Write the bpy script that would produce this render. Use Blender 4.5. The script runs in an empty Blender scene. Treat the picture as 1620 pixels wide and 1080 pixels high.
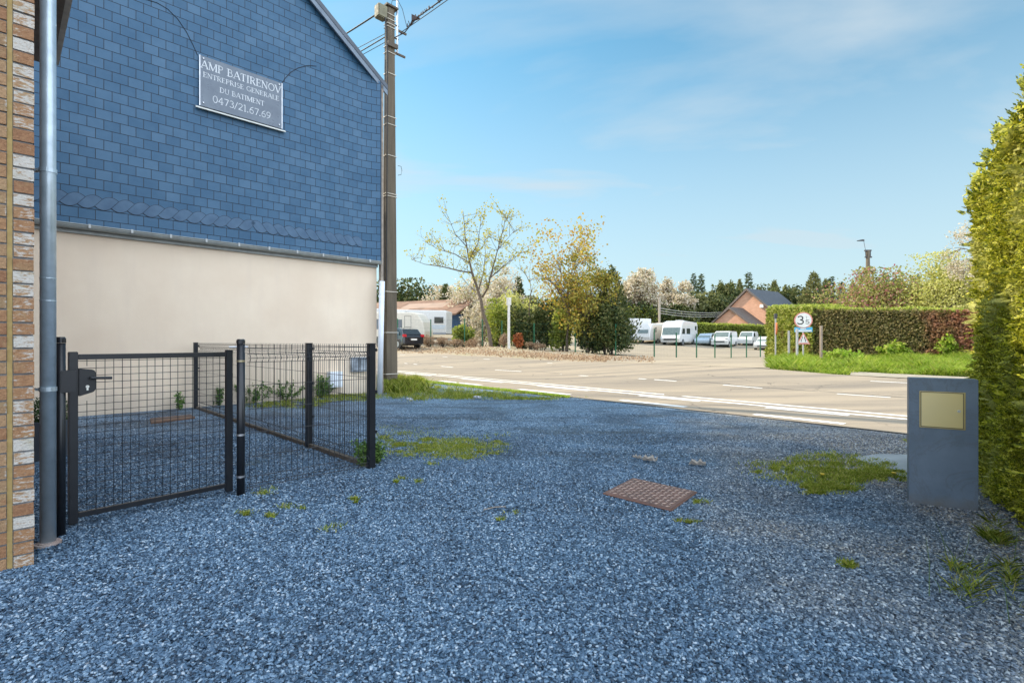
import bpy, bmesh, math, random
import numpy as np
from mathutils import Vector, Matrix
random.seed(7); rng = np.random.default_rng(11)
S = bpy.context.scene
R = math.radians

# ---------------------------------------------------------------- camera, sky, sun, exposure
EYE = 1.27
cam_d = bpy.data.cameras.new('camera'); cam = bpy.data.objects.new('camera', cam_d)
S.collection.objects.link(cam); S.camera = cam
cam.location = (0, 0, EYE); cam.rotation_euler = (R(90), 0, 0)
cam_d.sensor_width = 36; cam_d.lens = 18.0; cam_d.clip_start = .05; cam_d.clip_end = 3000

SUN = Vector((-.834, .55, .742)).normalized()          # towards the sun
SUN_EL = math.asin(SUN.z); SUN_AZ = math.atan2(SUN.x, SUN.y)
w = bpy.data.worlds.new('World'); S.world = w; w.use_nodes = True
nt = w.node_tree; nt.nodes.clear()
N = nt.nodes.new; Lk = nt.links.new
out = N('ShaderNodeOutputWorld'); bg = N('ShaderNodeBackground'); Lk(bg.outputs[0], out.inputs[0])
sky = N('ShaderNodeTexSky'); sky.sky_type = 'NISHITA'; sky.sun_disc = False
sky.sun_elevation = SUN_EL; sky.sun_rotation = SUN_AZ
sky.air_density = 1.0; sky.dust_density = .35; sky.ozone_density = 2.2; sky.altitude = 100
bg.inputs[1].default_value = .15
tc = N('ShaderNodeTexCoord'); sep = N('ShaderNodeSeparateXYZ'); Lk(tc.outputs['Generated'], sep.inputs[0])
mx = N('ShaderNodeMath'); mx.operation = 'MAXIMUM'; mx.inputs[1].default_value = .05; Lk(sep.outputs[2], mx.inputs[0])
ad = N('ShaderNodeMath'); ad.operation = 'ADD'; ad.inputs[1].default_value = .12; Lk(mx.outputs[0], ad.inputs[0])
dv = N('ShaderNodeVectorMath'); dv.operation = 'DIVIDE'
cb = N('ShaderNodeCombineXYZ')
for i in range(3): Lk(ad.outputs[0], cb.inputs[i])
Lk(tc.outputs['Generated'], dv.inputs[0]); Lk(cb.outputs[0], dv.inputs[1])
mp = N('ShaderNodeMapping'); mp.inputs['Scale'].default_value = (.55, 1.1, .4); mp.inputs['Rotation'].default_value = (0, 0, .5); mp.inputs['Location'].default_value = (.75, .9, 0)
Lk(dv.outputs[0], mp.inputs[0])
cn = N('ShaderNodeTexNoise'); cn.inputs['Scale'].default_value = 1.15; cn.inputs['Detail'].default_value = 7; cn.inputs['Roughness'].default_value = .5; cn.inputs['Distortion'].default_value = .35
Lk(mp.outputs[0], cn.inputs[0])
cr = N('ShaderNodeValToRGB'); cr.color_ramp.elements[0].position = .37; cr.color_ramp.elements[1].position = .62
cr.color_ramp.elements[0].color = (0, 0, 0, 1); cr.color_ramp.elements[1].color = (.80, .80, .80, 1); Lk(cn.outputs[0], cr.inputs[0])
hz = N('ShaderNodeMapRange'); hz.interpolation_type = 'SMOOTHSTEP'; hz.inputs[1].default_value = -.02; hz.inputs[2].default_value = .62; hz.inputs[3].default_value = .85; hz.inputs[4].default_value = 0; Lk(sep.outputs[2], hz.inputs[0])
mxh = N('ShaderNodeMath'); mxh.operation = 'MAXIMUM'; Lk(hz.outputs[0], mxh.inputs[0])
tint = N('ShaderNodeMix'); tint.data_type = 'RGBA'; tint.blend_type = 'MULTIPLY'; tint.inputs[0].default_value = 1
tint.inputs[7].default_value = (.42, .74, .68, 1); Lk(sky.outputs[0], tint.inputs[6])
cm = N('ShaderNodeMix'); cm.data_type = 'RGBA'; Lk(cr.outputs[0], mxh.inputs[1]); Lk(mxh.outputs[0], cm.inputs[0]); Lk(tint.outputs[2], cm.inputs[6])
cm.inputs[7].default_value = (2.3, 2.62, 2.82, 1)
# bright cloud bank added behind the viewer, out of view, to brighten the shade
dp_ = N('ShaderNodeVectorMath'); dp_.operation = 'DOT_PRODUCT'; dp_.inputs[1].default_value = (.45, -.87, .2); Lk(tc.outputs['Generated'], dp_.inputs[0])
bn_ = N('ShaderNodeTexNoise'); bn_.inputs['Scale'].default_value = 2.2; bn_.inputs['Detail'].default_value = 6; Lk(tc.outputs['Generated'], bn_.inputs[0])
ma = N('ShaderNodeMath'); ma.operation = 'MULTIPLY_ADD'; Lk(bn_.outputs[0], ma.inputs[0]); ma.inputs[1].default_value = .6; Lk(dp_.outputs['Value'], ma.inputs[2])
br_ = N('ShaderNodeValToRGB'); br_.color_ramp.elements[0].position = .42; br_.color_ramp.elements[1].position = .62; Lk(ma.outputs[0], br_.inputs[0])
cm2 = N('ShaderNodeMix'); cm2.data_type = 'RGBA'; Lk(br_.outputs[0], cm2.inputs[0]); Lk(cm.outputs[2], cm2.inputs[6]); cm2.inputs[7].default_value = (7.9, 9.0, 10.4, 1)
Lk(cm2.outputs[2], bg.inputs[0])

sl = bpy.data.lights.new('sun', 'SUN'); so = bpy.data.objects.new('sun', sl); S.collection.objects.link(so)
sl.energy = 3.9; sl.angle = R(.5); sl.color = (1, .87, .68)
so.rotation_euler = SUN.to_track_quat('Z', 'Y').to_euler(); so.location = (-30, 20, 30)
S.view_settings.view_transform = 'Standard'; S.view_settings.look = 'None'; S.view_settings.gamma = 1
S.view_settings.exposure = 1.0

# ---------------------------------------------------------------- helpers
def W(x, y, Y): return Vector(((x - 810) / 810 * Y, Y, EYE + (540 - y) / 810 * Y))
def G(x, y): return W(x, y, 810 * EYE / (y - 540))
TX, TY, NX, NY = -.654, .757, .757, .654               # along the road, across the road
def LD(L, D): return (D * NX + L * TX, D * NY + L * TY)
def YD(x, D): return D / ((x - 810) / 810 * NX + NY)
def Lof(x, D):
    Y = YD(x, D); return (x - 810) / 810 * Y * TX + Y * TY
O0 = (-2.72, 2.914)                                     # frame shared by both houses: a along the facades, b away
def AB(a, b, z=0): return Vector((O0[0] + .70711 * (a - b), O0[1] + .70711 * (a + b), z))

def put(o, parent=None):
    S.collection.objects.link(o)
    if parent: o.parent = parent
    return o
def tag(o, label=None, cat=None, group=None, kind=None):
    if label: o['label'] = label
    if cat: o['category'] = cat
    if group: o['group'] = group
    if kind: o['kind'] = kind
    return o
def empty(name, loc, rz=0, label=None, cat=None, group=None):
    o = bpy.data.objects.new(name, None); put(o); o.location = loc; o.rotation_euler = (0, 0, rz); o.empty_display_size = .2
    return tag(o, label, cat, group)
class MB:
    def __init__(s): s.v = []; s.f = []; s.uv = None
    def add(s, vs, fs):
        n = len(s.v); s.v += [tuple(p) for p in vs]; s.f += [tuple(i + n for i in f) for f in fs]; return s
    def box(s, x0, x1, y0, y1, z0, z1):
        return s.add([(x0, y0, z0), (x1, y0, z0), (x1, y1, z0), (x0, y1, z0), (x0, y0, z1), (x1, y0, z1), (x1, y1, z1), (x0, y1, z1)],
                     [(0, 3, 2, 1), (4, 5, 6, 7), (0, 1, 5, 4), (1, 2, 6, 5), (2, 3, 7, 6), (3, 0, 4, 7)])
    def tube(s, pts, r, n=6, cap=True, ph=0):
        pts = [Vector(p) for p in pts]
        rs = r if isinstance(r, (list, tuple)) else [r] * len(pts)
        base = len(s.v); up = None
        for i, p in enumerate(pts):
            d = (pts[min(i + 1, len(pts) - 1)] - pts[max(i - 1, 0)])
            if d.length < 1e-9: d = Vector((0, 0, 1))
            d.normalize()
            if up is None: up = Vector((0, 1, 0)) if abs(d.z) > .8 else Vector((0, 0, 1))
            u = d.cross(up)
            if u.length < 1e-4: u = d.orthogonal()
            u.normalize(); v = u.cross(d)
            for k in range(n):
                t = 2 * math.pi * k / n + ph
                s.v.append(tuple(p + (u * math.cos(t) + v * math.sin(t)) * rs[i]))
        for i in range(len(pts) - 1):
            for k in range(n):
                a = base + i * n + k; b = base + i * n + (k + 1) % n
                s.f.append((a, b, b + n, a + n))
        if cap:
            s.f.append(tuple(base + k for k in range(n))[::-1]); s.f.append(tuple(base + (len(pts) - 1) * n + k for k in range(n)))
        return s
    def prism(s, poly, o, u, v, w_):
        """polygon in (u,v) plane at origin o extruded by vector w_"""
        o, u, v, w_ = Vector(o), Vector(u), Vector(v), Vector(w_); n = len(poly)
        a = [o + u * p + v * q for p, q in poly]; b = [p + w_ for p in a]
        return s.add(a + b, [tuple(range(n))[::-1], tuple(range(n, 2 * n))] + [(i, (i + 1) % n, (i + 1) % n + n, i + n) for i in range(n)])
    def build(s, name, m, parent=None, smooth=False, bevel=0, fix=True):
        me = bpy.data.meshes.new(name); me.from_pydata(s.v, [], s.f)
        if fix and len(s.f) < 60000:
            bm = bmesh.new(); bm.from_mesh(me); bmesh.ops.recalc_face_normals(bm, faces=bm.faces)
            if bevel: bmesh.ops.bevel(bm, geom=[e for e in bm.edges if len(e.link_faces) == 2 and e.calc_face_angle(0) > .5], offset=bevel, segments=2, affect='EDGES', clamp_overlap=True)
            bm.to_mesh(me); bm.free()
        me.materials.append(m)
        if smooth: me.shade_smooth()
        return put(bpy.data.objects.new(name, me), parent)
def npmesh(name, V, F, m, parent=None, smooth=False):
    V = np.asarray(V, np.float32); F = np.asarray(F, np.int32); me = bpy.data.meshes.new(name)
    me.vertices.add(len(V)); me.vertices.foreach_set('co', V.ravel())
    k = F.shape[1]; me.loops.add(F.size); me.loops.foreach_set('vertex_index', F.ravel())
    me.polygons.add(len(F)); me.polygons.foreach_set('loop_start', np.arange(0, F.size, k, dtype=np.int32))
    me.polygons.foreach_set('loop_total', np.full(len(F), k, np.int32)); me.update(calc_edges=True)
    me.materials.append(m)
    if smooth: me.shade_smooth()
    return put(bpy.data.objects.new(name, me), parent)
def unit(a): return a / np.maximum(np.linalg.norm(a, axis=-1, keepdims=True), 1e-9)
def leafmesh(name, P, size, m, parent=None, aspect=.55, dirs=None, jitter=1.0, sv=.35):
    """many small pointed leaves"""
    P = np.asarray(P, float); n = len(P)
    u = rng.normal(size=(n, 3)) * jitter
    if dirs is not None: u = u + np.asarray(dirs)
    u = unit(u); v = unit(np.cross(u, rng.normal(size=(n, 3))))
    s = (np.asarray(size) * (1 + sv * rng.uniform(-1, 1, n)))[:, None]
    V = np.stack([P, P + u * s * .5 + v * s * aspect * .5, P + u * s, P + u * s * .5 - v * s * aspect * .5], 1).reshape(-1, 3)
    F = np.arange(4 * n).reshape(-1, 4)
    return npmesh(name, V, F, m, parent)

# ---------------------------------------------------------------- materials
_m = {}
def newmat(name):
    m = bpy.data.materials.new(name); m.use_nodes = True; t = m.node_tree; return m, t, t.nodes['Principled BSDF']
def ramp(t, fac, stops, const=False):
    r = t.nodes.new('ShaderNodeValToRGB'); e = r.color_ramp.elements
    if const: r.color_ramp.interpolation = 'CONSTANT'
    e[0].position, e[0].color = stops[0][0], (*stops[0][1], 1); e[1].position, e[1].color = stops[-1][0], (*stops[-1][1], 1)
    for p, c in stops[1:-1]:
        q = e.new(p); q.color = (*c, 1)
    t.links.new(fac, r.inputs[0]); return r.outputs[0]
def noise(t, scale, detail=5, rough=.55, vec=None, dist=0):
    n = t.nodes.new('ShaderNodeTexNoise'); n.inputs['Scale'].default_value = scale; n.inputs['Detail'].default_value = detail
    n.inputs['Roughness'].default_value = rough; n.inputs['Distortion'].default_value = dist
    if vec is None:
        c = t.nodes.get('TC') or t.nodes.new('ShaderNodeTexCoord'); c.name = 'TC'; vec = c.outputs['Object']
    t.links.new(vec, n.inputs['Vector']); return n.outputs[0]
def mixc(t, fac, a, b, mode='MIX'):
    m = t.nodes.new('ShaderNodeMix'); m.data_type = 'RGBA'; m.blend_type = mode
    for i, x in ((0, fac), (6, a), (7, b)):
        if isinstance(x, (int, float)): m.inputs[i].default_value = x
        elif isinstance(x, tuple): m.inputs[i].default_value = (*x, 1)
        else: t.links.new(x, m.inputs[i])
    return m.outputs[2]
def mathn(t, op, a, b=0, clamp=False):
    m = t.nodes.new('ShaderNodeMath'); m.operation = op; m.use_clamp = clamp
    for i, x in ((0, a), (1, b)):
        if isinstance(x, (int, float)): m.inputs[i].default_value = x
        else: t.links.new(x, m.inputs[i])
    return m.outputs[0]
def bump(t, h, strength=.4, dist=.01, prev=None):
    b = t.nodes.new('ShaderNodeBump'); b.inputs['Strength'].default_value = strength; b.inputs['Distance'].default_value = dist
    t.links.new(h, b.inputs['Height'])
    if prev is not None: t.links.new(prev, b.inputs['Normal'])
    return b.outputs[0]
def M(name, c1, c2=None, scale=6, rough=.7, metal=0, bs=0, bscale=40, bdist=.005, spec=.5, coat=0):
    if name in _m: return _m[name]
    m, t, p = newmat(name); c2 = c2 or tuple(x * .8 for x in c1)
    col = ramp(t, noise(t, scale), [(.3, c2), (.7, c1)]); t.links.new(col, p.inputs['Base Color'])
    rr = ramp(t, noise(t, scale * 2.3), [(.3, (rough * .85,) * 3), (.7, (min(1, rough * 1.12),) * 3)]); t.links.new(rr, p.inputs['Roughness'])
    p.inputs['Metallic'].default_value = metal; p.inputs['Specular IOR Level'].default_value = spec
    if coat: p.inputs['Coat Weight'].default_value = coat; p.inputs['Coat Roughness'].default_value = .05
    if bs: t.links.new(bump(t, noise(t, bscale, 6), bs, bdist), p.inputs['Normal'])
    _m[name] = m; return m
def leafmat(name, cols, trans=.35, rough=.6, patch=None):
    m, t, p = newmat(name)
    g = t.nodes.new('ShaderNodeNewGeometry'); n = len(cols)
    col = ramp(t, g.outputs['Random Per Island'], [(i / (n - 1), c) for i, c in enumerate(cols)])
    if patch:
        sc, c, lo, hi = patch[:4]; tcx = t.nodes.new('ShaderNodeTexCoord'); nf = noise(t, sc, 3, vec=tcx.outputs['Object'])
        if len(patch) > 4: sxx = t.nodes.new('ShaderNodeSeparateXYZ'); t.links.new(tcx.outputs['Object'], sxx.inputs[0]); nf = mathn(t, 'ADD', nf, mathn(t, 'MULTIPLY', mathn(t, 'SUBTRACT', sxx.outputs[0], patch[4]), .35))
        f = ramp(t, nf, [(lo, (0, 0, 0)), (hi, (1, 1, 1))])
        col = mixc(t, f, col, c)
    t.links.new(col, p.inputs['Base Color']); p.inputs['Roughness'].default_value = rough; p.inputs['Specular IOR Level'].default_value = .3
    tr = t.nodes.new('ShaderNodeBsdfTranslucent'); t.links.new(col, tr.inputs[0])
    ms = t.nodes.new('ShaderNodeMixShader'); ms.inputs[0].default_value = trans
    t.links.new(p.outputs[0], ms.inputs[1]); t.links.new(tr.outputs[0], ms.inputs[2]); t.links.new(ms.outputs[0], t.nodes['Material Output'].inputs[0])
    return m
BLACK = M('black_coated_steel', (.012, .014, .018), (.008, .009, .012), rough=.35, spec=.5)
ZINC = M('zinc', (.50, .58, .64), (.38, .45, .50), scale=14, rough=.38, metal=.55, bs=.1)
STEEL = M('steel', (.55, .56, .58), (.40, .41, .43), rough=.35, metal=.9)
WHITEP = M('white_plastic', (.72, .76, .8), (.6, .64, .7), rough=.45)
VWHITE = M('vehicle_white', (.56, .56, .55), (.50, .50, .48), rough=.3, coat=.4)
VBEIGE = M('vehicle_beige', (.62, .57, .48), (.55, .5, .42), rough=.4)
GLASS = M('dark_glass', (.03, .04, .045), (.02, .025, .03), rough=.06, spec=.9)
GLASSL = M('pale_screen_glass', (.16, .20, .19), (.10, .13, .13), rough=.08, spec=.9)
RUBBER = M('rubber', (.02, .02, .02), rough=.8)
DGREY = M('dark_grey_plastic', (.05, .05, .055), rough=.6)
GREENP = M('green_coated_steel', (.015, .13, .06), (.01, .09, .04), rough=.45)
BARK = M('bark', (.16, .12, .085), (.07, .055, .04), scale=12, rough=.95, bs=.6, bscale=25, bdist=.02)
BARKD = M('dark_bark', (.06, .045, .035), (.03, .024, .02), scale=12, rough=.95)

# ---------------------------------------------------------------- terrain
CP = []
def cp(x, y, Y): p = W(x, y, Y); CP.append((p.x, p.y, p.z))
for X, Y in ((-8, 3), (-8, 10), (-9, 6), (-3, 12), (0, 2), (3, 3), (0, 8), (5, 5), (8, 3), (3.5, 8), (-3.6, 14.3), (0, -6), (9, -6), (-9, -6), (-6.5, 16), (3, -12), (12, -8), (-3, 6), (-12, 12), (-14, 2)):
    CP.append((X, Y, 0))
for x in (500, 632, 800, 1000, 1200, 1438, 1700): CP.append((*LD(Lof(x, 10.5), 10.5), 0))
for x, y in ((660, 577), (731, 583), (805, 587), (914, 595), (1180, 613), (1410, 630), (1600, 643)): cp(x, y, YD(x, 13.4))
for x, y in ((637, 561.5), (770, 569), (870, 575), (1296, 599), (1410, 606)): cp(x, y, YD(x, 16.4))
for x, y in ((630, 559.5), (800, 565), (960, 573), (1210, 582), (1320, 593), (1440, 599)): cp(x, y, YD(x, 17.3))
for q in ((655, 552, 38), (682, 547, 40), (735, 549, 39.5), (763, 552, 39), (870, 555, 37), (910, 555, 36.5), (974, 562, 35), (1035, 568, 34), (1102, 568, 36), (1203, 565, 41),
          (650, 541, 44), (700, 536, 50), (720, 524, 62), (1080, 547, 60), (1150, 550, 60), (1205, 555, 55), (1000, 543, 62), (1271, 568, 23), (1227, 567, 24.5), (1299, 572, 21.5),
          (1300, 565, 25), (1530, 568, 19), (1180, 530, 78), (775, 545, 38)): cp(*q)
CP += [(-60, 100, 3.2), (0, 120, 3), (80, 120, 2.6), (250, 250, 4), (-250, 250, 5), (0, 400, 5), (-15, 20, .1), (-30, 32, .8), (-60, 40, 1.2), (30, 20, .5), (40, 0, .3), (60, 60, 1), (400, 0, 2), (-400, 0, 1), (0, -100, 0), (-20, 60, 2.2), (20, -20, 0)]
CPa = np.array(CP); _n = len(CP)
def _phi(r2): return .5 * r2 * np.log(r2 + 1e-9)
_d2 = ((CPa[:, None, :2] - CPa[None, :, :2]) ** 2).sum(-1)
_K = np.zeros((_n + 3, _n + 3)); _K[:_n, :_n] = _phi(_d2) + np.eye(_n) * 2.0
_K[:_n, _n] = 1; _K[:_n, _n + 1:] = CPa[:, :2]; _K[_n, :_n] = 1; _K[_n + 1:, :_n] = CPa[:, :2].T
_w = np.linalg.solve(_K, np.concatenate([CPa[:, 2], [0, 0, 0]]))
def terr(X, Y):
    X = np.atleast_1d(np.asarray(X, float)); Y = np.atleast_1d(np.asarray(Y, float))
    d2 = (X[:, None] - CPa[None, :, 0]) ** 2 + (Y[:, None] - CPa[None, :, 1]) ** 2
    z = _phi(d2) @ _w[:_n] + _w[_n] + X * _w[_n + 1] + Y * _w[_n + 2]
    D = X * NX + Y * NY
    f = np.clip((D - 9.5) / 2.5, 0, 1); f = f * f * (3 - 2 * f)
    return z * f
def tz(X, Y): return float(terr(X, Y)[0])

def sheet(name, poly, step, off, m, label=None, kind='structure', cat=None, flat=False):
    bm = bmesh.new(); vs = [bm.verts.new((p[0], p[1], 0)) for p in poly]; bm.faces.new(vs)
    bmesh.ops.triangulate(bm, faces=bm.faces[:])
    xs = [p[0] for p in poly]; ys = [p[1] for p in poly]
    for ax, lo, hi in ((0, min(xs), max(xs)), (1, min(ys), max(ys))):
        k = math.floor(lo / step) + 1
        while k * step < hi:
            co = [0, 0, 0]; no = [0, 0, 0]; co[ax] = k * step; no[ax] = 1
            bmesh.ops.bisect_plane(bm, geom=bm.verts[:] + bm.edges[:] + bm.faces[:], plane_co=co, plane_no=no, dist=1e-6); k += 1
    for i in range(0, len(bm.verts), 4000):
        bm.verts.ensure_lookup_table(); ch = bm.verts[i:i + 4000]
        z = terr([v.co.x for v in ch], [v.co.y for v in ch])
        for v, q in zip(ch, z): v.co.z = q + off
    bmesh.ops.recalc_face_normals(bm, faces=bm.faces)
    me = bpy.data.meshes.new(name); bm.to_mesh(me); bm.free()
    if me.polygons[0].normal.z < 0: me.flip_normals()
    me.materials.append(m); o = put(bpy.data.objects.new(name, me)); me.shade_smooth()
    return tag(o, label, cat, None, kind)

# ground base
gm, t, p = newmat('dry_earth')
c = ramp(t, noise(t, .35, 8, .6), [(.35, (.24, .185, .12)), (.5, (.31, .25, .165)), (.62, (.22, .22, .10))])
c = mixc(t, .5, c, ramp(t, noise(t, 9, 8, .7), [(.3, (.2, .16, .11)), (.7, (.42, .36, .27))])); t.links.new(c, p.inputs['Base Color'])
p.inputs['Roughness'].default_value = 1; t.links.new(bump(t, noise(t, 12, 8), .6, .05), p.inputs['Normal'])
gx = np.unique(np.concatenate([np.arange(-40, 60.1, 1.25), [-1500, -900, -500, -300, -200, -140, -100, -75, -55, 75, 95, 120, 160, 220, 320, 500, 900, 1500]]))
gy = np.unique(np.concatenate([np.arange(-20, 90.1, 1.25), [-1500, -700, -300, -150, -80, -45, 100, 115, 135, 160, 200, 260, 350, 500, 900, 1500]]))
XX, YY = np.meshgrid(gx, gy); fx, fy = XX.ravel(), YY.ravel()
cl = 380 / np.maximum(380, np.hypot(fx, fy))
ZZ = terr(fx * cl, fy * cl) - .06
nx_ = len(gx); idx = np.arange(len(fx)).reshape(XX.shape)
F = np.stack([idx[:-1, :-1], idx[:-1, 1:], idx[1:, 1:], idx[1:, :-1]], -1).reshape(-1, 4)
tag(npmesh('ground', np.stack([fx, fy, ZZ], 1), F, gm, smooth=True), kind='structure')

# gravel drive
def gravel_cols(t, fac, fac2):
    a = ramp(t, fac, [(0, (.012, .03, .055)), (.3, (.055, .115, .185)), (.6, (.12, .21, .315)), (.85, (.25, .365, .48)), (.96, (.42, .54, .64)), (1, (.66, .72, .78))])
    b = ramp(t, fac, [(0, (.05, .055, .065)), (.3, (.16, .19, .235)), (.52, (.26, .21, .15)), (.7, (.30, .34, .40)), (.88, (.44, .34, .22)), (1, (.78, .78, .76))])
    return mixc(t, 1.0, mixc(t, fac2, a, b), (.62, .66, .70), 'MULTIPLY')
vm, t, p = newmat('gravel_sheet')
tcn = t.nodes.new('ShaderNodeTexCoord'); tcn.name = 'TC'
v1 = t.nodes.new('ShaderNodeTexVoronoi'); v1.inputs['Scale'].default_value = 62; t.links.new(tcn.outputs['Object'], v1.inputs['Vector'])
sp = t.nodes.new('ShaderNodeSeparateColor'); t.links.new(v1.outputs['Color'], sp.inputs[0])
xs_ = t.nodes.new('ShaderNodeSeparateXYZ'); t.links.new(tcn.outputs['Object'], xs_.inputs[0])
def brownmask(t, X, Y, nz):
    q = mathn(t, 'MULTIPLY_ADD', X, .42); q.node.inputs[2].default_value = -.22
    q2 = mathn(t, 'MULTIPLY_ADD', Y, -.09); q2.node.inputs[2].default_value = 0
    q3 = mathn(t, 'ADD', q, q2); q4 = mathn(t, 'ADD', q3, mathn(t, 'MULTIPLY', mathn(t, 'SUBTRACT', nz, .5), 2.6))
    return mathn(t, 'MULTIPLY', q4, 1.15, True)
bmk = brownmask(t, xs_.outputs[0], xs_.outputs[1], noise(t, .9, 4))
col = gravel_cols(t, sp.outputs[0], bmk)
pat = ramp(t, noise(t, .9, 6, .62, dist=.6), [(.36, (.55, .55, .56)), (.48, (.95, .95, .95)), (.68, (1.3, 1.27, 1.22))])
col = mixc(t, 1.0, col, pat, 'MULTIPLY')
mpt = t.nodes.new('ShaderNodeMapping'); mpt.inputs['Rotation'].default_value = (0, 0, -R(155)); mpt.inputs['Scale'].default_value = (.32, 1.5, 1); t.links.new(tcn.outputs['Object'], mpt.inputs[0])
tr1 = ramp(t, noise(t, 1.1, 6, .6, vec=mpt.outputs[0], dist=.7), [(.50, (1, 1, 1)), (.60, (.55, .52, .50)), (.72, (.42, .41, .40))])
col = mixc(t, 1.0, col, tr1, 'MULTIPLY')
moss = ramp(t, noise(t, 1.6, 9, .72), [(.60, (0, 0, 0)), (.72, (.55, .55, .55))])
col = mixc(t, moss, col, (.06, .085, .03)); t.links.new(col, p.inputs['Base Color'])
p.inputs['Roughness'].default_value = .62; p.inputs['Specular IOR Level'].default_value = .45
b1 = bump(t, v1.outputs['Distance'], .9, .012); b1.node.invert = True
t.links.new(bump(t, noise(t, 2.5, 4), .35, .08, b1), p.inputs['Normal'])
GP = []
for i in range(81):
    L = -14 + 36 * i / 80; wv = 8.95
    GP.append(LD(L, wv))
GP += [(-24, 20), (-24, -14), (16, -14)]
sheet('gravel_driveway', GP, .8, 0.0, vm)

# asphalt
def asphalt(name, c1, c2, c3):
    m, t, p = newmat(name)
    a = ramp(t, noise(t, 120, 3, .7), [(.3, c1), (.7, c2)])
    tcn = t.nodes['TC']; mpn = t.nodes.new('ShaderNodeMapping'); mpn.inputs['Rotation'].default_value = (0, 0, -R(90 + 40.8)); mpn.inputs['Scale'].default_value = (.12, 1.3, 1)
    t.links.new(tcn.outputs['Object'], mpn.inputs[0])
    s = ramp(t, noise(t, 1.2, 6, .6, vec=mpn.outputs[0]), [(.35, (.66, .66, .68)), (.65, (1.16, 1.13, 1.08))])
    a = mixc(t, 1.0, a, s, 'MULTIPLY')
    a = mixc(t, ramp(t, noise(t, 1.7, 8, .7), [(.58, (0, 0, 0)), (.75, (.5, .5, .5))]), a, c3)
    vor = t.nodes.new('ShaderNodeTexVoronoi'); vor.feature = 'DISTANCE_TO_EDGE'; vor.inputs['Scale'].default_value = .28
    nv = t.nodes.new('ShaderNodeTexNoise'); nv.inputs['Scale'].default_value = 1.3; nv.inputs['Detail'].default_value = 6; t.links.new(tcn.outputs['Object'], nv.inputs['Vector'])
    va = t.nodes.new('ShaderNodeVectorMath'); va.operation = 'MULTIPLY_ADD'; va.inputs[1].default_value = (.9, .9, .9); t.links.new(nv.outputs['Color'], va.inputs[0]); t.links.new(tcn.outputs['Object'], va.inputs[2])
    t.links.new(va.outputs[0], vor.inputs['Vector'])
    ck = ramp(t, vor.outputs['Distance'], [(0, (.42, .42, .42)), (.006, (1, 1, 1))])
    a = mixc(t, ramp(t, noise(t, .35, 2), [(.5, (0, 0, 0)), (.6, (1, 1, 1))]), a, mixc(t, 1.0, a, ck, 'MULTIPLY'))
    t.links.new(a, p.inputs['Base Color']); p.inputs['Roughness'].default_value = .85
    t.links.new(bump(t, noise(t, 150, 3), .5, .004), p.inputs['Normal']); return m
ASPH = asphalt('asphalt', (.21, .175, .13), (.31, .262, .197), (.14, .12, .094))
def band(L0, L1, D0, D1, n, wob=0):
    a = [LD(L0 + (L1 - L0) * i / n, D0 + (wob * math.sin(i * 1.7) if wob else 0)) for i in range(n + 1)]
    b = [LD(L0 + (L1 - L0) * i / n, D1 + (wob * math.sin(i * 2.3 + 1) if wob else 0)) for i in range(n + 1)]
    return a + b[::-1]
sheet('road', band(-50, 130, 8.64, 17.3, 90, .03), 1.6, .014, ASPH)
def fill_strip(name, L0, L1, D0, D1, off, m, nL=None):
    nL = nL or max(2, int(abs(L1 - L0) / .8)); nD = max(1, int((D1 - D0) / 1))
    V = []; Fs = []
    for i in range(nL + 1):
        for j in range(nD + 1):
            V.append(LD(L0 + (L1 - L0) * i / nL, D0 + (D1 - D0) * j / nD))
    V = np.array(V); z = terr(V[:, 0], V[:, 1]) + off
    for i in range(nL):
        for j in range(nD):
            a = i * (nD + 1) + j; Fs.append((a, a + nD + 1, a + nD + 2, a + 1))
    return npmesh(name, np.column_stack([V, z]), np.array(Fs), m)
pm, t, p = newmat('road_paint')
pc = ramp(t, noise(t, 9, 8, .7), [(.3, (.42, .4, .36)), (.5, (.72, .71, .68))]); t.links.new(pc, p.inputs['Base Color']); p.inputs['Roughness'].default_value = .7
def joinstrips(name, items, off, m):
    Vs = []; Fs = []; n = 0
    for L0, L1, D0, D1 in items:
        k = max(2, int(abs(L1 - L0) / .8)); P = []
        for i in range(k + 1):
            for D in (D0, D1): P.append(LD(L0 + (L1 - L0) * i / k, D))
        P = np.array(P); z = terr(P[:, 0], P[:, 1]) + off; Vs.append(np.column_stack([P, z]))
        Fs += [(n + 2 * i, n + 2 * i + 2, n + 2 * i + 3, n + 2 * i + 1) for i in range(k)]; n += len(P)
    return tag(npmesh(name, np.concatenate(Vs), np.array(Fs), m), kind='structure')
it = [(-40, 90, 10.57, 10.69), (-40, 90, 10.14, 10.27)]
for D, wd, xs in ((8.92, .09, ((640, 650), (696, 761), (821, 901), (982, 1085), (1193, 1336), (1490, 1700))),
                  (9.98, .07, ((641, 682), (731, 795), (851, 932), (1011, 1107), (1211, 1343), (1500, 1700))),
                  (13.4, .045, ((640, 660), (698, 731), (783, 825), (887, 941), (1010, 1070), (1144, 1206), (1324, 1409), (1560, 1650))),
                  (16.4, .035, ((633, 641), (700, 708), (765, 775), (866, 874), (1291, 1302), (1377, 1440)))):
    for x0, x1 in xs: it.append((Lof(x1, D), Lof(x0, D), D - wd, D + wd))
joinstrips('road_markings', it, .020, pm)
sm_ = M('tar_seam', (.07, .065, .06), (.12, .11, .1), scale=3, rough=.8)
sb = []
for i in range(60):
    L = -12 + i * 1.1; q = 13.62 + .05 * math.sin(i * 1.9); sb.append((L, L + 1.1, q - .02, q + .025 + .02 * random.random()))
joinstrips('road_seam', sb, .0185, sm_)

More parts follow.
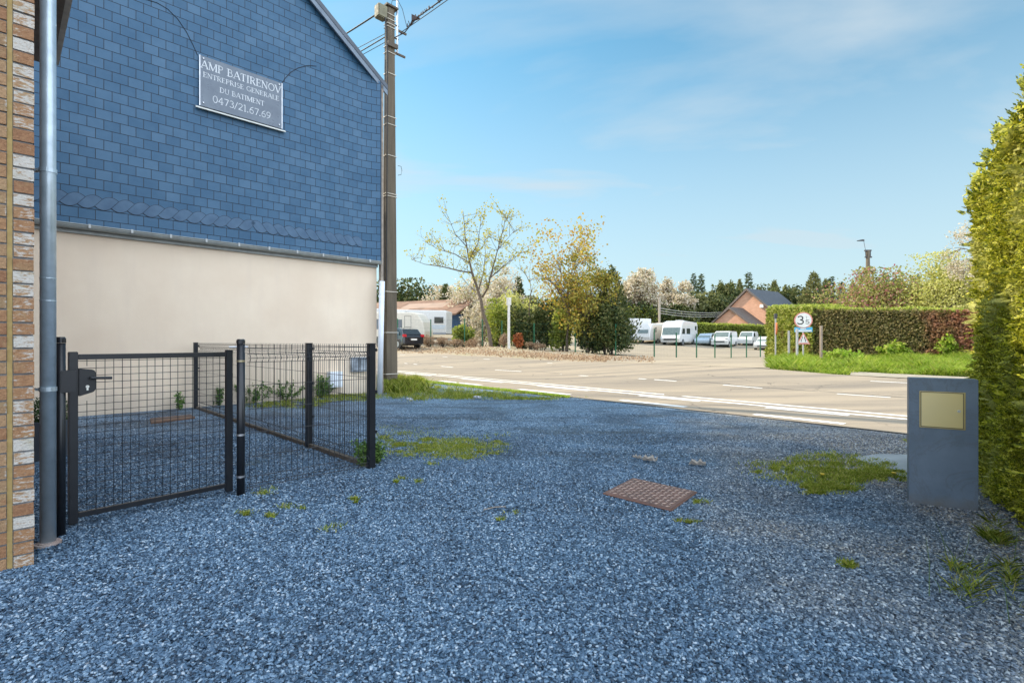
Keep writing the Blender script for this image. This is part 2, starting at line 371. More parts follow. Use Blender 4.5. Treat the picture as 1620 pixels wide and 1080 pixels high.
# pavement kerb and side road on the far side
pe = []
for x, y in ((1215, 582), (1260, 587), (1320, 593.5), (1380, 598), (1440, 601), (1520, 606)):
    Y = YD(x, 17.3); pe.append((W(x, 0, Y).x, Y))
CONC = M('pale_concrete', (.32, .28, .22), (.22, .2, .15), scale=5, rough=.9, bs=.3)
sheet('pavement', [LD(Lof(1500, 17.3), 17.25), LD(Lof(1345, 17.3), 17.3), LD(Lof(1350, 18.3), 18.1), LD(Lof(1500, 18.3), 18.1), LD(-14, 18.1), LD(-14, 17.25)], 1.0, .03, CONC)
def XY(x, Y): return ((x - 810) / 810 * Y, Y)
LOT = asphalt('lot_surface', (.24, .20, .145), (.33, .28, .205), (.20, .165, .12))
sheet('side_road', [LD(Lof(960, 17.3), 17.25), LD(Lof(1219, 17.3), 17.25), XY(1216, 26), XY(1213, 41.5), XY(1100, 36.3), XY(1032, 34.3), XY(975, 33.5)], 1.3, .02, LOT)
sheet('parking_lot', [XY(965, 36.5), XY(1035, 34.8), XY(1100, 36.8), XY(1213, 42), XY(1290, 46), XY(1280, 66), XY(1105, 72), XY(960, 72)], 2.0, .015, LOT)
sheet('caravan_yard', [XY(560, 43), XY(640, 42), XY(735, 45), XY(735, 54), XY(560, 54)], 2.0, .015, LOT)

# ---------------------------------------------------------------- pebbles (nobody could count them)
pbm, t, p = newmat('pebbles')
oi = t.nodes.new('ShaderNodeObjectInfo'); sx = t.nodes.new('ShaderNodeSeparateXYZ'); t.links.new(oi.outputs['Location'], sx.inputs[0])
nz = noise(t, .9, 4, vec=oi.outputs['Location'])
col = gravel_cols(t, oi.outputs['Random'], brownmask(t, sx.outputs[0], sx.outputs[1], nz))
pat = ramp(t, noise(t, .9, 6, .62, vec=oi.outputs['Location'], dist=.6), [(.36, (.8, .8, .81)), (.48, (.98, .98, .98)), (.68, (1.12, 1.1, 1.08))])
col = mixc(t, 1.0, col, pat, 'MULTIPLY'); t.links.new(col, p.inputs['Base Color']); p.inputs['Roughness'].default_value = .55
pts = []
for lo, hi, dens in ((1.55, 2.6, 10500), (2.6, 3.8, 9000), (3.8, 5.2, 5600), (5.2, 7.0, 1700), (7.0, 9.0, 350)):
    A = 2.15 * (hi * hi - lo * lo) / 2; n = int(A * dens)
    Y = np.sqrt(rng.uniform(lo * lo, hi * hi, n)); X = rng.uniform(-1.06, 1.09, n) * Y
    pts.append(np.column_stack([X, Y]))
pts = np.concatenate(pts)
D = pts[:, 0] * NX + pts[:, 1] * NY
arel = (pts[:, 0] - O0[0]) * .7071 + (pts[:, 1] - O0[1]) * .7071; brel = -(pts[:, 0] - O0[0]) * .7071 + (pts[:, 1] - O0[1]) * .7071
mc = [G(957, 783), G(1001, 759), G(1102, 781), G(1060, 809)]
def inpoly(P, poly, grow=0):
    c = sum((Vector(q[:2]) for q in poly), Vector((0, 0))) / len(poly); ins = np.zeros(len(P), bool); n = len(poly)
    pp = [(c + (Vector(q[:2]) - c) * (1 + grow)) for q in poly]
    for i in range(n):
        x0, y0 = pp[i]; x1, y1 = pp[(i + 1) % n]
        cnd = ((y0 > P[:, 1]) != (y1 > P[:, 1])); xi = (x1 - x0) * (P[:, 1] - y0) / (y1 - y0 + 1e-12) + x0
        ins ^= cnd & (P[:, 0] < xi)
    return ins
SLABPOLY = [G(1348, 724), G(1395, 719), G(1500, 722), G(1500, 770), G(1425, 755)]
keep = (D < 8.55) & ~((arel < .02) & (brel > 0) & (brel < 5.2)) & (brel < 7.3) & ~inpoly(pts, mc, -.02) & ~inpoly(pts, SLABPOLY, -.05)
pts = pts[keep]
me = bpy.data.meshes.new('pebbles'); me.vertices.add(len(pts))
me.vertices.foreach_set('co', np.column_stack([pts, rng.uniform(-.001, .006, len(pts))]).astype(np.float32).ravel()); me.update()
po = put(bpy.data.objects.new('pebbles', me)); tag(po, 'loose blue grey pebbles covering the driveway', 'gravel', kind='stuff')
ng = bpy.data.node_groups.new('pebble_scatter', 'GeometryNodeTree'); ng.interface.new_socket('Geometry', in_out='INPUT', socket_type='NodeSocketGeometry'); ng.interface.new_socket('Geometry', in_out='OUTPUT', socket_type='NodeSocketGeometry')
gn = ng.nodes.new; gi = gn('NodeGroupInput'); go = gn('NodeGroupOutput'); gl = ng.links.new
ico = gn('GeometryNodeMeshIcoSphere'); ico.inputs['Radius'].default_value = 1; ico.inputs['Subdivisions'].default_value = 2
spn = gn('GeometryNodeSetPosition'); nzn = gn('ShaderNodeTexNoise'); nzn.inputs['Scale'].default_value = .9; nzn.inputs['Detail'].default_value = 1
sbv = gn('ShaderNodeVectorMath'); sbv.operation = 'SUBTRACT'; sbv.inputs[1].default_value = (.5, .5, .5); gl(nzn.outputs['Color'], sbv.inputs[0]); gl(sbv.outputs[0], spn.inputs['Offset'])
gl(ico.outputs[0], spn.inputs[0]); smn = gn('GeometryNodeSetShadeSmooth'); gl(spn.outputs[0], smn.inputs[0])
smt = gn('GeometryNodeSetMaterial'); smt.inputs['Material'].default_value = pbm; gl(smn.outputs[0], smt.inputs[0])
m2p = gn('GeometryNodeMeshToPoints'); gl(gi.outputs[0], m2p.inputs[0])
iop = gn('GeometryNodeInstanceOnPoints'); gl(m2p.outputs[0], iop.inputs[0]); gl(smt.outputs[0], iop.inputs['Instance'])
rv = gn('FunctionNodeRandomValue'); rv.data_type = 'FLOAT_VECTOR'; rv.inputs[0].default_value = (-.65, -.65, 0); rv.inputs[1].default_value = (.65, .65, 6.283); gl(rv.outputs[0], iop.inputs['Rotation'])
rs = gn('FunctionNodeRandomValue'); rs.data_type = 'FLOAT_VECTOR'; rs.inputs[0].default_value = (.0048, .0036, .0028); rs.inputs[1].default_value = (.0132, .0092, .0058); rs.inputs['Seed'].default_value = 5; gl(rs.outputs[0], iop.inputs['Scale'])
gl(iop.outputs[0], go.inputs[0])
md = po.modifiers.new('scatter', 'NODES'); md.node_group = ng

# ---------------------------------------------------------------- neighbour building: slate gable over pale render
bl = empty('gabled_building', AB(0, 0), R(45), 'neighbouring house with blue slate gable above a pale rendered wall', 'house')
aR, aL, zE, pitch, bF, bB = 6.45, .0, 7.62, .747, 7.29, 15.0
aM = (aR + aL) / 2; zR = zE + pitch * (aR - aM); zG = 3.22
def zroof(a): return zE + pitch * (aR - a if a > aM else a - aL)
rend, t, p = newmat('pale_render')
rc = ramp(t, noise(t, .9, 7, .6), [(.3, (.72, .58, .44)), (.7, (.80, .67, .52))])
tcn = t.nodes['TC']; mpn = t.nodes.new('ShaderNodeMapping'); mpn.inputs['Scale'].default_value = (3, 3, .35); t.links.new(tcn.outputs['Object'], mpn.inputs[0])
rc = mixc(t, ramp(t, noise(t, 1.5, 6, .6, vec=mpn.outputs[0]), [(.5, (0, 0, 0)), (.8, (.25, .25, .25))]), rc, (.62, .51, .42))
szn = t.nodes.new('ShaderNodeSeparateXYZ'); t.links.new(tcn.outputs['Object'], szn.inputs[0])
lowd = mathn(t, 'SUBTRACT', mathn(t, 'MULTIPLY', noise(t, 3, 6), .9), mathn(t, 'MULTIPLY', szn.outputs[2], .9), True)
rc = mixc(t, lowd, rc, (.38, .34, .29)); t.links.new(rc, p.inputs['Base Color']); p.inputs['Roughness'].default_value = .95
t.links.new(bump(t, noise(t, 90, 5, .7), .5, .006), p.inputs['Normal'])
mb = MB(); mb.prism([(aL, -.3), (aR, -.3), (aR, zE), (aM, zR - .02), (aL, zE)], (0, bF + .05, 0), (1, 0, 0), (0, 0, 1), (0, .3, 0))
mb.box(aR - .3, aR, bF + .36, bB, -.3, zE - .03); mb.box(aL, aL + .3, bF + .36, bB, -.3, zE - .03); mb.box(aL + .31, aR - .31, bB - .3, bB, -.3, zE - .03)
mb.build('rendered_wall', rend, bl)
# slates, laid in real courses
sm, t, p = newmat('slates')
uvn = t.nodes.new('ShaderNodeUVMap'); bk = t.nodes.new('ShaderNodeTexBrick'); t.links.new(uvn.outputs[0], bk.inputs['Vector'])
bk.offset = .5; bk.inputs['Scale'].default_value = 1; bk.inputs['Brick Width'].default_value = .227; bk.inputs['Row Height'].default_value = .175
bk.inputs['Mortar Size'].default_value = .0048; bk.inputs['Mortar Smooth'].default_value = .1; bk.inputs['Bias'].default_value = 0
bk.inputs['Color1'].default_value = (0, 0, 0, 1); bk.inputs['Color2'].default_value = (1, 1, 1, 1); bk.inputs['Mortar'].default_value = (.5, .5, .5, 1)
sc_ = ramp(t, bk.outputs['Color'], [(0, (.016, .076, .145)), (.5, (.026, .096, .175)), (1, (.055, .132, .215))])
sc_ = mixc(t, .45, sc_, ramp(t, noise(t, 2.2, 8, .65), [(.3, (.018, .068, .145)), (.7, (.062, .13, .22))]))
sc_ = mixc(t, bk.outputs['Fac'], sc_, (.008, .010, .014)); t.links.new(sc_, p.inputs['Base Color'])
p.inputs['Roughness'].default_value = .48; p.inputs['Specular IOR Level'].default_value = .32
su = t.nodes.new('ShaderNodeSeparateXYZ'); t.links.new(uvn.outputs[0], su.inputs[0])
saw = mathn(t, 'FRACT', mathn(t, 'DIVIDE', su.outputs[1], .175)); saw = mathn(t, 'MULTIPLY', saw, -1)
hh = mathn(t, 'SUBTRACT', saw, mathn(t, 'MULTIPLY', bk.outputs['Fac'], .8))
hh = mathn(t, 'ADD', hh, mathn(t, 'MULTIPLY', bk.outputs['Color'], .5))
t.links.new(bump(t, noise(t, 45, 5), .12, .004, bump(t, hh, .7, .006)), p.inputs['Normal'])
def flare(a): d = max(0, 1 - (aR - a) / .55); return .16 * d * d
bm = bmesh.new(); uvl = bm.loops.layers.uv.new('UVMap'); cols = []
aa = [aL + .01 + (aM - aL - .01) * i / 35 for i in range(35)] + [aM + (aR - .01 - aM) * i / 36 for i in range(37)]
for a in aa:
    zt = zroof(a) - .03; cols.append([bm.verts.new((a, bF - flare(a), zG + (zt - zG) * j / 12)) for j in range(13)])
off = zG + .135
for i in range(len(aa) - 1):
    for j in range(12):
        f = bm.faces.new((cols[i][j], cols[i + 1][j], cols[i + 1][j + 1], cols[i][j + 1]))
        for lp in f.loops: lp[uvl].uv = (lp.vert.co.x + 10 * .227, lp.vert.co.z - off + 20 * .175)
me = bpy.data.meshes.new('slate_cladding'); bm.to_mesh(me); bm.free(); me.materials.append(sm); me.shade_smooth(); put(bpy.data.objects.new('slate_cladding', me), bl)
mb = MB(); mb.box(-.45, .75, 8.0, 9.2, 7.0, 10.5); mb.build('added_shade_block', rend, bl)  # unseen stack added on the roof to keep sun off the foreground gravel
# edge of the cladding on the right side, and braided band
TRIM = M('weathered_trim', (.34, .29, .24), (.2, .17, .14), scale=9, rough=.8)
mb = MB(); mb.box(aR - .005, aR + .012, bF - .165, bF + .045, zG, zE); mb.build('cladding_edge', M('dark_lead', (.05, .06, .08), rough=.5), bl)
mb = MB(); mb.box(aR + .02, aR + .085, bF - .13, bF - .02, 0, zE - .05); mb.build('corner_trim', TRIM, bl)
BR = M('slate_leaf', (.062, .125, .205), (.04, .09, .16), scale=5, rough=.48, spec=.35, bs=.15)
EDG = M('slate_gap', (.01, .012, .018), rough=.8)
wS, z0 = .227, 3.585
def leafpoly(sg):
    top = []; n = 8
    for i in range(n + 1):
        s = i / n; top.append((.47 * wS + wS * s, .14 + .212 * s * (1 - s)))
    bot = [(wS * (1 - i / n), -.212 * (i / n) * (1 - i / n)) for i in range(n + 1)]
    Rs = [(.47 * wS * (1 - q) + wS, .14 * (1 - q) ** 1.0) for q in (.33, .66)]; Ls = [(.47 * wS * q, .14 * q) for q in (.33, .66)]
    P = top + Rs + bot + Ls
    return [(sg * x, z) for x, z in P]
lb = MB(); eb = MB()
a0 = .1; k = 0
while a0 + k * wS < aR - .55:
    a = a0 + k * wS; sg = 1 if a < 3.45 else -1
    P = leafpoly(sg); ox = a if sg > 0 else a + 1.47 * wS
    oy = bF - .010 - flare(a + .6 * wS)
    c = (sum(x for x, _ in P) / len(P), .07)
    lb.prism([(c[0] + (x - c[0]) * .965, c[1] + (z - c[1]) * .955) for x, z in P], (ox, oy, z0), (1, 0, 0), (0, 0, 1), (0, .005, 0))
    eb.prism([(c[0] + (x - c[0]) * 1.02, c[1] + (z - c[1]) * 1.02) for x, z in P], (ox, oy + .0055, z0), (1, 0, 0), (0, 0, 1), (0, .002, 0))
    k += 1
lb.build('braided_slate_band', BR, bl); eb.build('braided_band_shadow_gap', EDG, bl)
def fac(x, y):                      # pixel on the facade -> local a, z
    kk = (x - 810) / 810; Y = 15.95 / (1 - kk); return 6.45 - (12.63 - Y) * 1.41421, EYE + (540 - y) / 810 * Y
ab = MB()
for px_ in ([(190, -16), (228, -1), (248, 5), (265, 15), (281, 31), (295, 52), (305, 72), (312, 88)], [(446, 132), (450, 125), (459, 115), (471, 108), (486, 104), (500, 105)]):
    q = [(fac(x, y)[0], bF - .004, fac(x, y)[1]) for x, y in px_]; ab = MB(); ab.tube(q, .006, 5); ab.build('curved_slate_edge', EDG, bl)
# gutter under the slates
gm_ = M('gutter_zinc', (.30, .32, .31), (.22, .235, .225), scale=8, rough=.5, metal=.1)
prof = []
for i in range(9):
    th = math.pi + math.pi * i / 8; prof.append((-.075 + .07 * math.cos(th), .03 + .075 * math.sin(th)))
inner = [(x * .93 - .005, z * .93 + .004) for x, z in prof][::-1]
mb = MB(); mb.prism(prof + inner, (aL, bF - .01, zG - .03), (0, 1, 0), (0, 0, 1), (aR + .03 - aL, 0, 0)); mb.tube([(aL, bF - .155, zG + .002), (aR + .03, bF - .155, zG + .002)], .011, 6)
mb.box(aL, aR, bF - .012, bF + .045, zG - .13, zG + .004)
gt = mb.build('gutter', gm_, bl)
a = aL + .35
while a < aR:
    mb = MB(); mb.box(a - .016, a + .016, bF - .172, bF - .15, zG - .045, zG + .02); mb.box(a - .016, a + .016, bF - .16, bF - .01, zG + .004, zG + .014); a += .58; mb.build('gutter_bracket', M('bracket_zinc', (.45, .47, .47), rough=.5), gt)
# roof
RT = M('roof_slate', (.07, .09, .12), (.045, .06, .08), scale=3, rough=.5); SOF = M('soffit_board', (.17, .22, .28), (.12, .16, .21), rough=.6)
mb = MB(); ov = .2
for sg, ae in ((1, aR), (-1, aL)):
    P = [(aM, zR + .02), (ae + sg * ov, zE - pitch * ov + .02), (ae + sg * ov, zE - pitch * ov + .14), (aM, zR + .14)]
    mb.prism(P, (0, bF - .14, 0), (1, 0, 0), (0, 0, 1), (0, bB - bF + .3, 0))
rf = mb.build('roof', RT, bl)
mb = MB()
for sg, ae in ((1, aR), (-1, aL)):
    P = [(aM, zR - .11), (ae + sg * ov, zE - pitch * ov - .11), (ae + sg * ov, zE - pitch * ov + .015), (aM, zR + .015)]
    mb.prism(P, (0, bF - .13, 0), (1, 0, 0), (0, 0, 1), (0, .025, 0))
    P = [(aM, zR - .03), (ae + sg * ov, zE - pitch * ov - .03), (ae + sg * ov, zE - pitch * ov + .015), (aM, zR + .015)]
    mb.prism(P, (0, bF - .1, 0), (1, 0, 0), (0, 0, 1), (0, .1, 0))
mb.build('verge_board', SOF, bl)

rw = empty('added_shade_house', AB(-4.5, 8.2), R(45), 'unseen tall house added beside the slate gable to shade the gravel', 'house')  # out-of-view house added to block sun coming through between the two houses
mb = MB(); mb.prism([(0, -.2), (5, -.2), (5, 8.6), (2.5, 11.9), (0, 8.6)], (-4, 0, 0), (0, 1, 0), (0, 0, 1), (8.0, 0, 0)); mb.build('wall', rend, rw)
mb = MB(); mb.prism([(-.3, 8.36), (2.5, 11.93), (5.3, 8.36), (5.3, 8.5), (2.5, 12.08), (-.3, 8.5)], (-4.1, 0, 0), (0, 1, 0), (0, 0, 1), (8.25, 0, 0)); mb.build('roof', RT, rw)

# company sign
SG = M('grey_sign_plate', (.12, .145, .175), (.09, .11, .14), scale=4, rough=.3, metal=.25)
s0, s1, szb, szt = 2.575, 4.14, 5.815, 6.79
sg = empty('wall_sign', AB((s0 + s1) / 2, bF - .03, szb), R(45), 'grey metal business sign with white serif lettering on slate gable', 'sign')
cx = (s0 + s1) / 2
mb = MB(); mb.box(s0 - cx, s1 - cx, -.012, 0, 0, szt - szb); mb.build('plate', SG, sg, bevel=.002)
mb = MB(); mb.box(s0 - cx, s0 - cx + .018, -.018, -.0125, 0, szt - szb); mb.build('side_strip', STEEL, sg); mb = MB(); mb.box(s1 - cx - .018, s1 - cx, -.018, -.0125, 0, szt - szb); mb.build('side_strip', STEEL, sg)
mb = MB(); mb.prism([(0, -.012), (-.05, -.05), (-.055, -.062), (.01, -.055)], (s0 - cx - .06, 0, 0), (0, 1, 0), (0, 0, 1), (s1 - s0 + .12, 0, 0)); mb.build('drip_ledge', M('ledge', (.55, .56, .52), rough=.5), sg)
for u in (.07, s1 - s0 - .07):
    for v in (.07, szt - szb - .05):
        mb = MB(); mb.tube([(s0 - cx + u, -.012, v), (s0 - cx + u, -.03, v)], .013, 8); mb.build('bolt', STEEL, sg)
def arc(cx_, cy, rx, ry, a0_, a1_, n=12): return [(cx_ + rx * math.cos(R(a0_ + (a1_ - a0_) * i / n)), cy + ry * math.sin(R(a0_ + (a1_ - a0_) * i / n))) for i in range(n + 1)]
K_, H_ = .13, .06   # thick / thin
GL = {
 'A': (.86, [([(.08, 0), (.43, 1)], H_), ([(.43, 1), (.78, 0)], K_), ([(.2, .34), (.66, .34)], H_)], [(.08, 0), (.78, 0)]),
 'M': (1.02, [([(.12, 0), (.14, 1)], H_), ([(.14, 1), (.5, .02)], K_), ([(.5, .02), (.86, 1)], H_), ([(.88, 1), (.88, 0)], K_)], [(.12, 0), (.88, 0), (.1, 1), (.9, 1)]),
 'P': (.68, [([(.17, 0), (.17, 1)], K_), ([(.17, .97), (.36, .97)] + arc(.36, .73, .24, .24, 90, -90) + [(.17, .49)], .085)], [(.17, 0), (.13, 1)]),
 'B': (.74, [([(.17, 0), (.17, 1)], K_), ([(.17, .97), (.34, .97)] + arc(.34, .75, .22, .22, 90, -90) + [(.17, .53)], .08), ([(.3, .53)] + arc(.36, .28, .27, .25, 90, -90) + [(.17, .03)], .09)], [(.13, 0), (.13, 1)]),
 'T': (.72, [([(.36, 0), (.36, 1)], K_), ([(.05, .97), (.67, .97)], H_), ([(.06, .97), (.05, .78)], .05), ([(.66, .97), (.67, .78)], .05)], [(.36, 0)]),
 'I': (.40, [([(.2, 0), (.2, 1)], K_)], [(.2, 0), (.2, 1)]),
 'R': (.78, [([(.17, 0), (.17, 1)], K_), ([(.17, .97), (.36, .97)] + arc(.36, .74, .22, .23, 90, -90) + [(.17, .51)], .08), ([(.36, .5), (.68, .0)], K_)], [(.17, 0), (.13, 1), (.72, 0)]),
 'E': (.70, [([(.17, 0), (.17, 1)], K_), ([(.17, .97), (.58, .97)], H_), ([(.17, .52), (.48, .52)], H_), ([(.17, .03), (.62, .03)], H_), ([(.58, .97), (.58, .8)], .05), ([(.62, .03), (.63, .22)], .05), ([(.48, .42), (.48, .62)], .045)], [(.13, 0), (.13, 1)]),
 'N': (.86, [([(.15, 0), (.15, 1)], H_), ([(.13, 1), (.72, 0)], K_), ([(.72, 0), (.72, 1)], H_)], [(.15, 0), (.1, 1), (.72, 1)]),
 'O': (.90, [(arc(.45, .5, .36, .48, 0, 360, 24), .105)], []),
 'V': (.84, [([(.08, 1), (.42, 0)], K_), ([(.42, 0), (.76, 1)], H_)], [(.08, 1), (.76, 1)]),
 'S': (.62, [(arc(.31, .74, .2, .23, 40, 270, 10) + arc(.31, .26, .22, .25, 90, -140, 10), .09)], []),
 'G': (.88, [(arc(.46, .5, .37, .48, 48, 330, 18), .1), ([(.78, .42), (.78, .1)], K_)], [(.76, .42)]),
 'L': (.66, [([(.17, 0), (.17, 1)], K_), ([(.17, .03), (.6, .03)], H_), ([(.6, .03), (.61, .24)], .05)], [(.13, 0), (.17, 1)]),
 'D': (.86, [([(.17, 0), (.17, 1)], K_), ([(.17, .97), (.36, .97)] + arc(.36, .5, .4, .47, 90, -90) + [(.17, .03)], .09)], [(.13, 0), (.13, 1)]),
 'U': (.86, [([(.17, 1), (.17, .34)] + arc(.44, .32, .27, .3, 180, 360, 10) + [(.71, 1)], .09)], [(.17, 1), (.71, 1)]),
 '0': (.66, [(arc(.33, .5, .24, .48, 0, 360, 24), .095)], []),
 '4': (.66, [([(.44, 0), (.44, 1), (.06, .3), (.6, .3)], .085)], [(.44, 0)]),
 '7': (.62, [([(.08, .95), (.56, .95), (.24, 0)], .09)], []),
 '3': (.62, [(arc(.3, .75, .2, .22, 150, -90, 10) + arc(.3, .27, .24, .26, 90, -150, 10), .09)], []),
 '/': (.46, [([(.04, -.08), (.4, 1.05)], .07)], []),
 '2': (.62, [(arc(.3, .72, .22, .25, 160, -30, 10) + [(.08, .05), (.56, .05)], .09)], []),
 '1': (.46, [([(.24, 0), (.24, 1), (.1, .88)], .1)], [(.24, 0)]),
 '.': (.28, [([(.12, .0), (.12, .12)], .13)], []),
 '6': (.64, [(arc(.32, .3, .23, .28, 0, 360, 16), .09), (arc(.62, .3, .53, .7, 180, 100, 8), .09)], []),
 '9': (.64, [(arc(.32, .7, .23, .28, 0, 360, 16), .09), (arc(.02, .7, .53, .7, 0, -80, 8), .09)], []),
 '5': (.62, [([(.52, .95), (.16, .95), (.13, .55)] + arc(.3, .3, .24, .28, 120, -150, 12), .1)], []), ' ': (.42, [], [])}
def text(s, u0, u1, vb, h, parent, m, y=-.0135, name='lettering', serif=True, bold=1.0, w_=None):
    tot = sum(GL[c][0] for c in s); k = (u1 - u0) / tot; mb = MB(); u = u0
    for c in s:
        wd, st, sf = GL[c]
        for pl, th in st:
            th *= h * bold
            for i in range(len(pl) - 1):
                p0 = Vector((u + pl[i][0] * k, vb + pl[i][1] * h)); p1 = Vector((u + pl[i + 1][0] * k, vb + pl[i + 1][1] * h)); d = p1 - p0
                if d.length < 1e-6: continue
                d.normalize(); n = Vector((-d.y, d.x)) * th / 2; e = d * th * .15
                q = [p0 - n - e, p1 - n + e, p1 + n + e, p0 + n - e]
                mb.add([(a_.x, y, a_.y) for a_ in q], [(0, 1, 2, 3)])
        if serif:
            for sx_, sy_ in sf:
                xx = u + sx_ * k; yy = vb + sy_ * h + (.02 * h if sy_ == 0 else -.02 * h)
                mb.add([(xx - .15 * h, y - .0002, yy - .025 * h), (xx + .15 * h, y - .0002, yy - .025 * h), (xx + .15 * h, y - .0002, yy + .025 * h), (xx - .15 * h, y - .0002, yy + .025 * h)], [(0, 1, 2, 3)])
        u += wd * k
    return mb.build(name, m, parent, fix=False)
LET = M('letter_white', (.62, .65, .68), (.5, .54, .57), rough=.5)
hS = szt - szb
text('AMP BATIRENOV', fac(316, 0)[0] - cx, fac(443, 0)[0] - cx, hS - .235, .150, sg, LET)
text('ENTREPRISE GENERALE', fac(319.5, 0)[0] - cx, fac(440, 0)[0] - cx, hS - .40, .095, sg, LET)
text('DU BATIMENT', fac(345.8, 0)[0] - cx, fac(416.5, 0)[0] - cx, hS - .605, .10, sg, LET)
text('0473/21.67.69', fac(334.5, 0)[0] - cx, fac(427, 0)[0] - cx, hS - .84, .135, sg, LET)

# ---------------------------------------------------------------- own house, brick corner on the left
br = empty('brick_house', AB(0, 0), R(45), 'brick house corner with worn white paint at the left edge', 'house')
bm_, t, p = newmat('worn_painted_brick')
g = t.nodes.new('ShaderNodeNewGeometry')
tcn = t.nodes.new('ShaderNodeTexCoord'); tcn.name = 'TC'
base = ramp(t, g.outputs['Random Per Island'], [(0, (.22, .09, .045)), (.35, (.32, .16, .075)), (.7, (.38, .24, .13)), (1, (.27, .18, .10))])
base = mixc(t, .45, base, ramp(t, noise(t, 40, 6, .7), [(.3, (.13, .06, .03)), (.7, (.42, .25, .13))]))
mpn = t.nodes.new('ShaderNodeMapping'); mpn.inputs['Scale'].default_value = (1, 1, 3.0); t.links.new(tcn.outputs['Object'], mpn.inputs[0])
pf = mathn(t, 'ADD', noise(t, 22, 8, .75, vec=mpn.outputs[0]), mathn(t, 'MULTIPLY', mathn(t, 'SUBTRACT', g.outputs['Random Per Island'], .5), .28))
zs = t.nodes.new('ShaderNodeSeparateXYZ'); t.links.new(tcn.outputs['Object'], zs.inputs[0])
gr_ = mathn(t, 'SUBTRACT', 1.0, mathn(t, 'MULTIPLY', mathn(t, 'ADD', zs.outputs[0], .1), -30, True))
pf = mathn(t, 'SUBTRACT', pf, mathn(t, 'MULTIPLY', mathn(t, 'SUBTRACT', 1.0, gr_), .3))
base = mixc(t, ramp(t, pf, [(.50, (0, 0, 0)), (.58, (.85, .85, .85))]), base, (.52, .50, .46))
base = mixc(t, ramp(t, noise(t, 5, 6), [(.55, (0, 0, 0)), (.75, (.6, .6, .6))]), base, (.28, .25, .13))
t.links.new(base, p.inputs['Base Color']); p.inputs['Roughness'].default_value = .95; t.links.new(bump(t, noise(t, 60, 6, .7), .9, .012), p.inputs['Normal'])
mb = MB(); z = .0; r = 0
while z < 5.0:
    j = lambda s=.002: random.uniform(-s, s)
    mb.box(-.085 + j(), j(), j(.003), .10, z + .004 + j(.001), z + .066 + j(.0015))
    x = -.112 - (0 if r % 2 else .10); mb.box(max(x, -.2) if r % 2 == 0 else -.32, -.112 + j(.001), j(.003), .1, z + .004, z + .066)
    x = -.212 if r % 2 == 0 else -.332
    while x > -1.15:
        mb.box(x - .208, x, j(.003), .1, z + .004 + j(.001), z + .066); x -= .22
    z += .0725; r += 1
mb.build('brick_facing', bm_, br)
MORT = M('grey_mortar', (.22, .225, .23), (.14, .145, .15), scale=30, rough=1, bs=.6, bscale=90)
mb = MB(); mb.box(-1.2, -.004, .010, .30, 0, 5.02)
mb.build('mortar_bed', MORT, br)
mb = MB(); mb.box(-.110, -.088, .004, .0095, 0, 5.0); mb.build('sealant_joint', M('yellow_sealant', (.33, .23, .08), (.24, .16, .055), scale=20, rough=.8), br)
wm, t, p = newmat('plain_brick_wall'); tcn = t.nodes.new('ShaderNodeTexCoord'); cbx = t.nodes.new('ShaderNodeCombineXYZ'); sx2 = t.nodes.new('ShaderNodeSeparateXYZ'); t.links.new(tcn.outputs['Object'], sx2.inputs[0])
t.links.new(mathn(t, 'ADD', sx2.outputs[0], sx2.outputs[1]), cbx.inputs[0]); t.links.new(sx2.outputs[2], cbx.inputs[1])
bk2 = t.nodes.new('ShaderNodeTexBrick'); t.links.new(cbx.outputs[0], bk2.inputs['Vector']); bk2.inputs['Scale'].default_value = 1; bk2.inputs['Brick Width'].default_value = .22; bk2.inputs['Row Height'].default_value = .0725; bk2.inputs['Mortar Size'].default_value = .006
bk2.inputs['Color1'].default_value = (.36, .18, .10, 1); bk2.inputs['Color2'].default_value = (.24, .12, .07, 1); bk2.inputs['Mortar'].default_value = (.3, .3, .3, 1); t.links.new(bk2.outputs[0], p.inputs['Base Color']); p.inputs['Roughness'].default_value = .9
mb = MB(); mb.box(-8.4, -.012, .31, 5.1, 0, 5.03); mb.box(-8.4, -1.21, .0, .305, 0, 5.03); mb.prism([(-8.4, 5.03), (-.02, 5.03), (-4.1, 8.1)], (0, .01, 0), (1, 0, 0), (0, 0, 1), (0, 5.08, 0))
mb.build('wall', wm, br)
mb = MB()
for sgn, ae in ((1, .35), (-1, -8.75)):
    mb.prism([(-4.1, 8.2), (ae, 4.98), (ae, 5.1), (-4.1, 8.34)], (0, -.15, 0), (1, 0, 0), (0, 0, 1), (0, 5.4, 0))
mb.build('roof', RT, br)
EV = M('dark_eave_board', (.10, .085, .075), (.05, .045, .04), rough=.7)
mb = MB(); mb.box(-.01, .36, -.15, 5.15, 4.93, 4.975); mb.build('soffit', EV, br)
mb = MB(); mb.box(.30, .42, -.15, 5.2, 4.975, 5.10); mb.build('eave_gutter', M('eave_gutter', (.38, .36, .33), (.25, .24, .22), rough=.5), br)
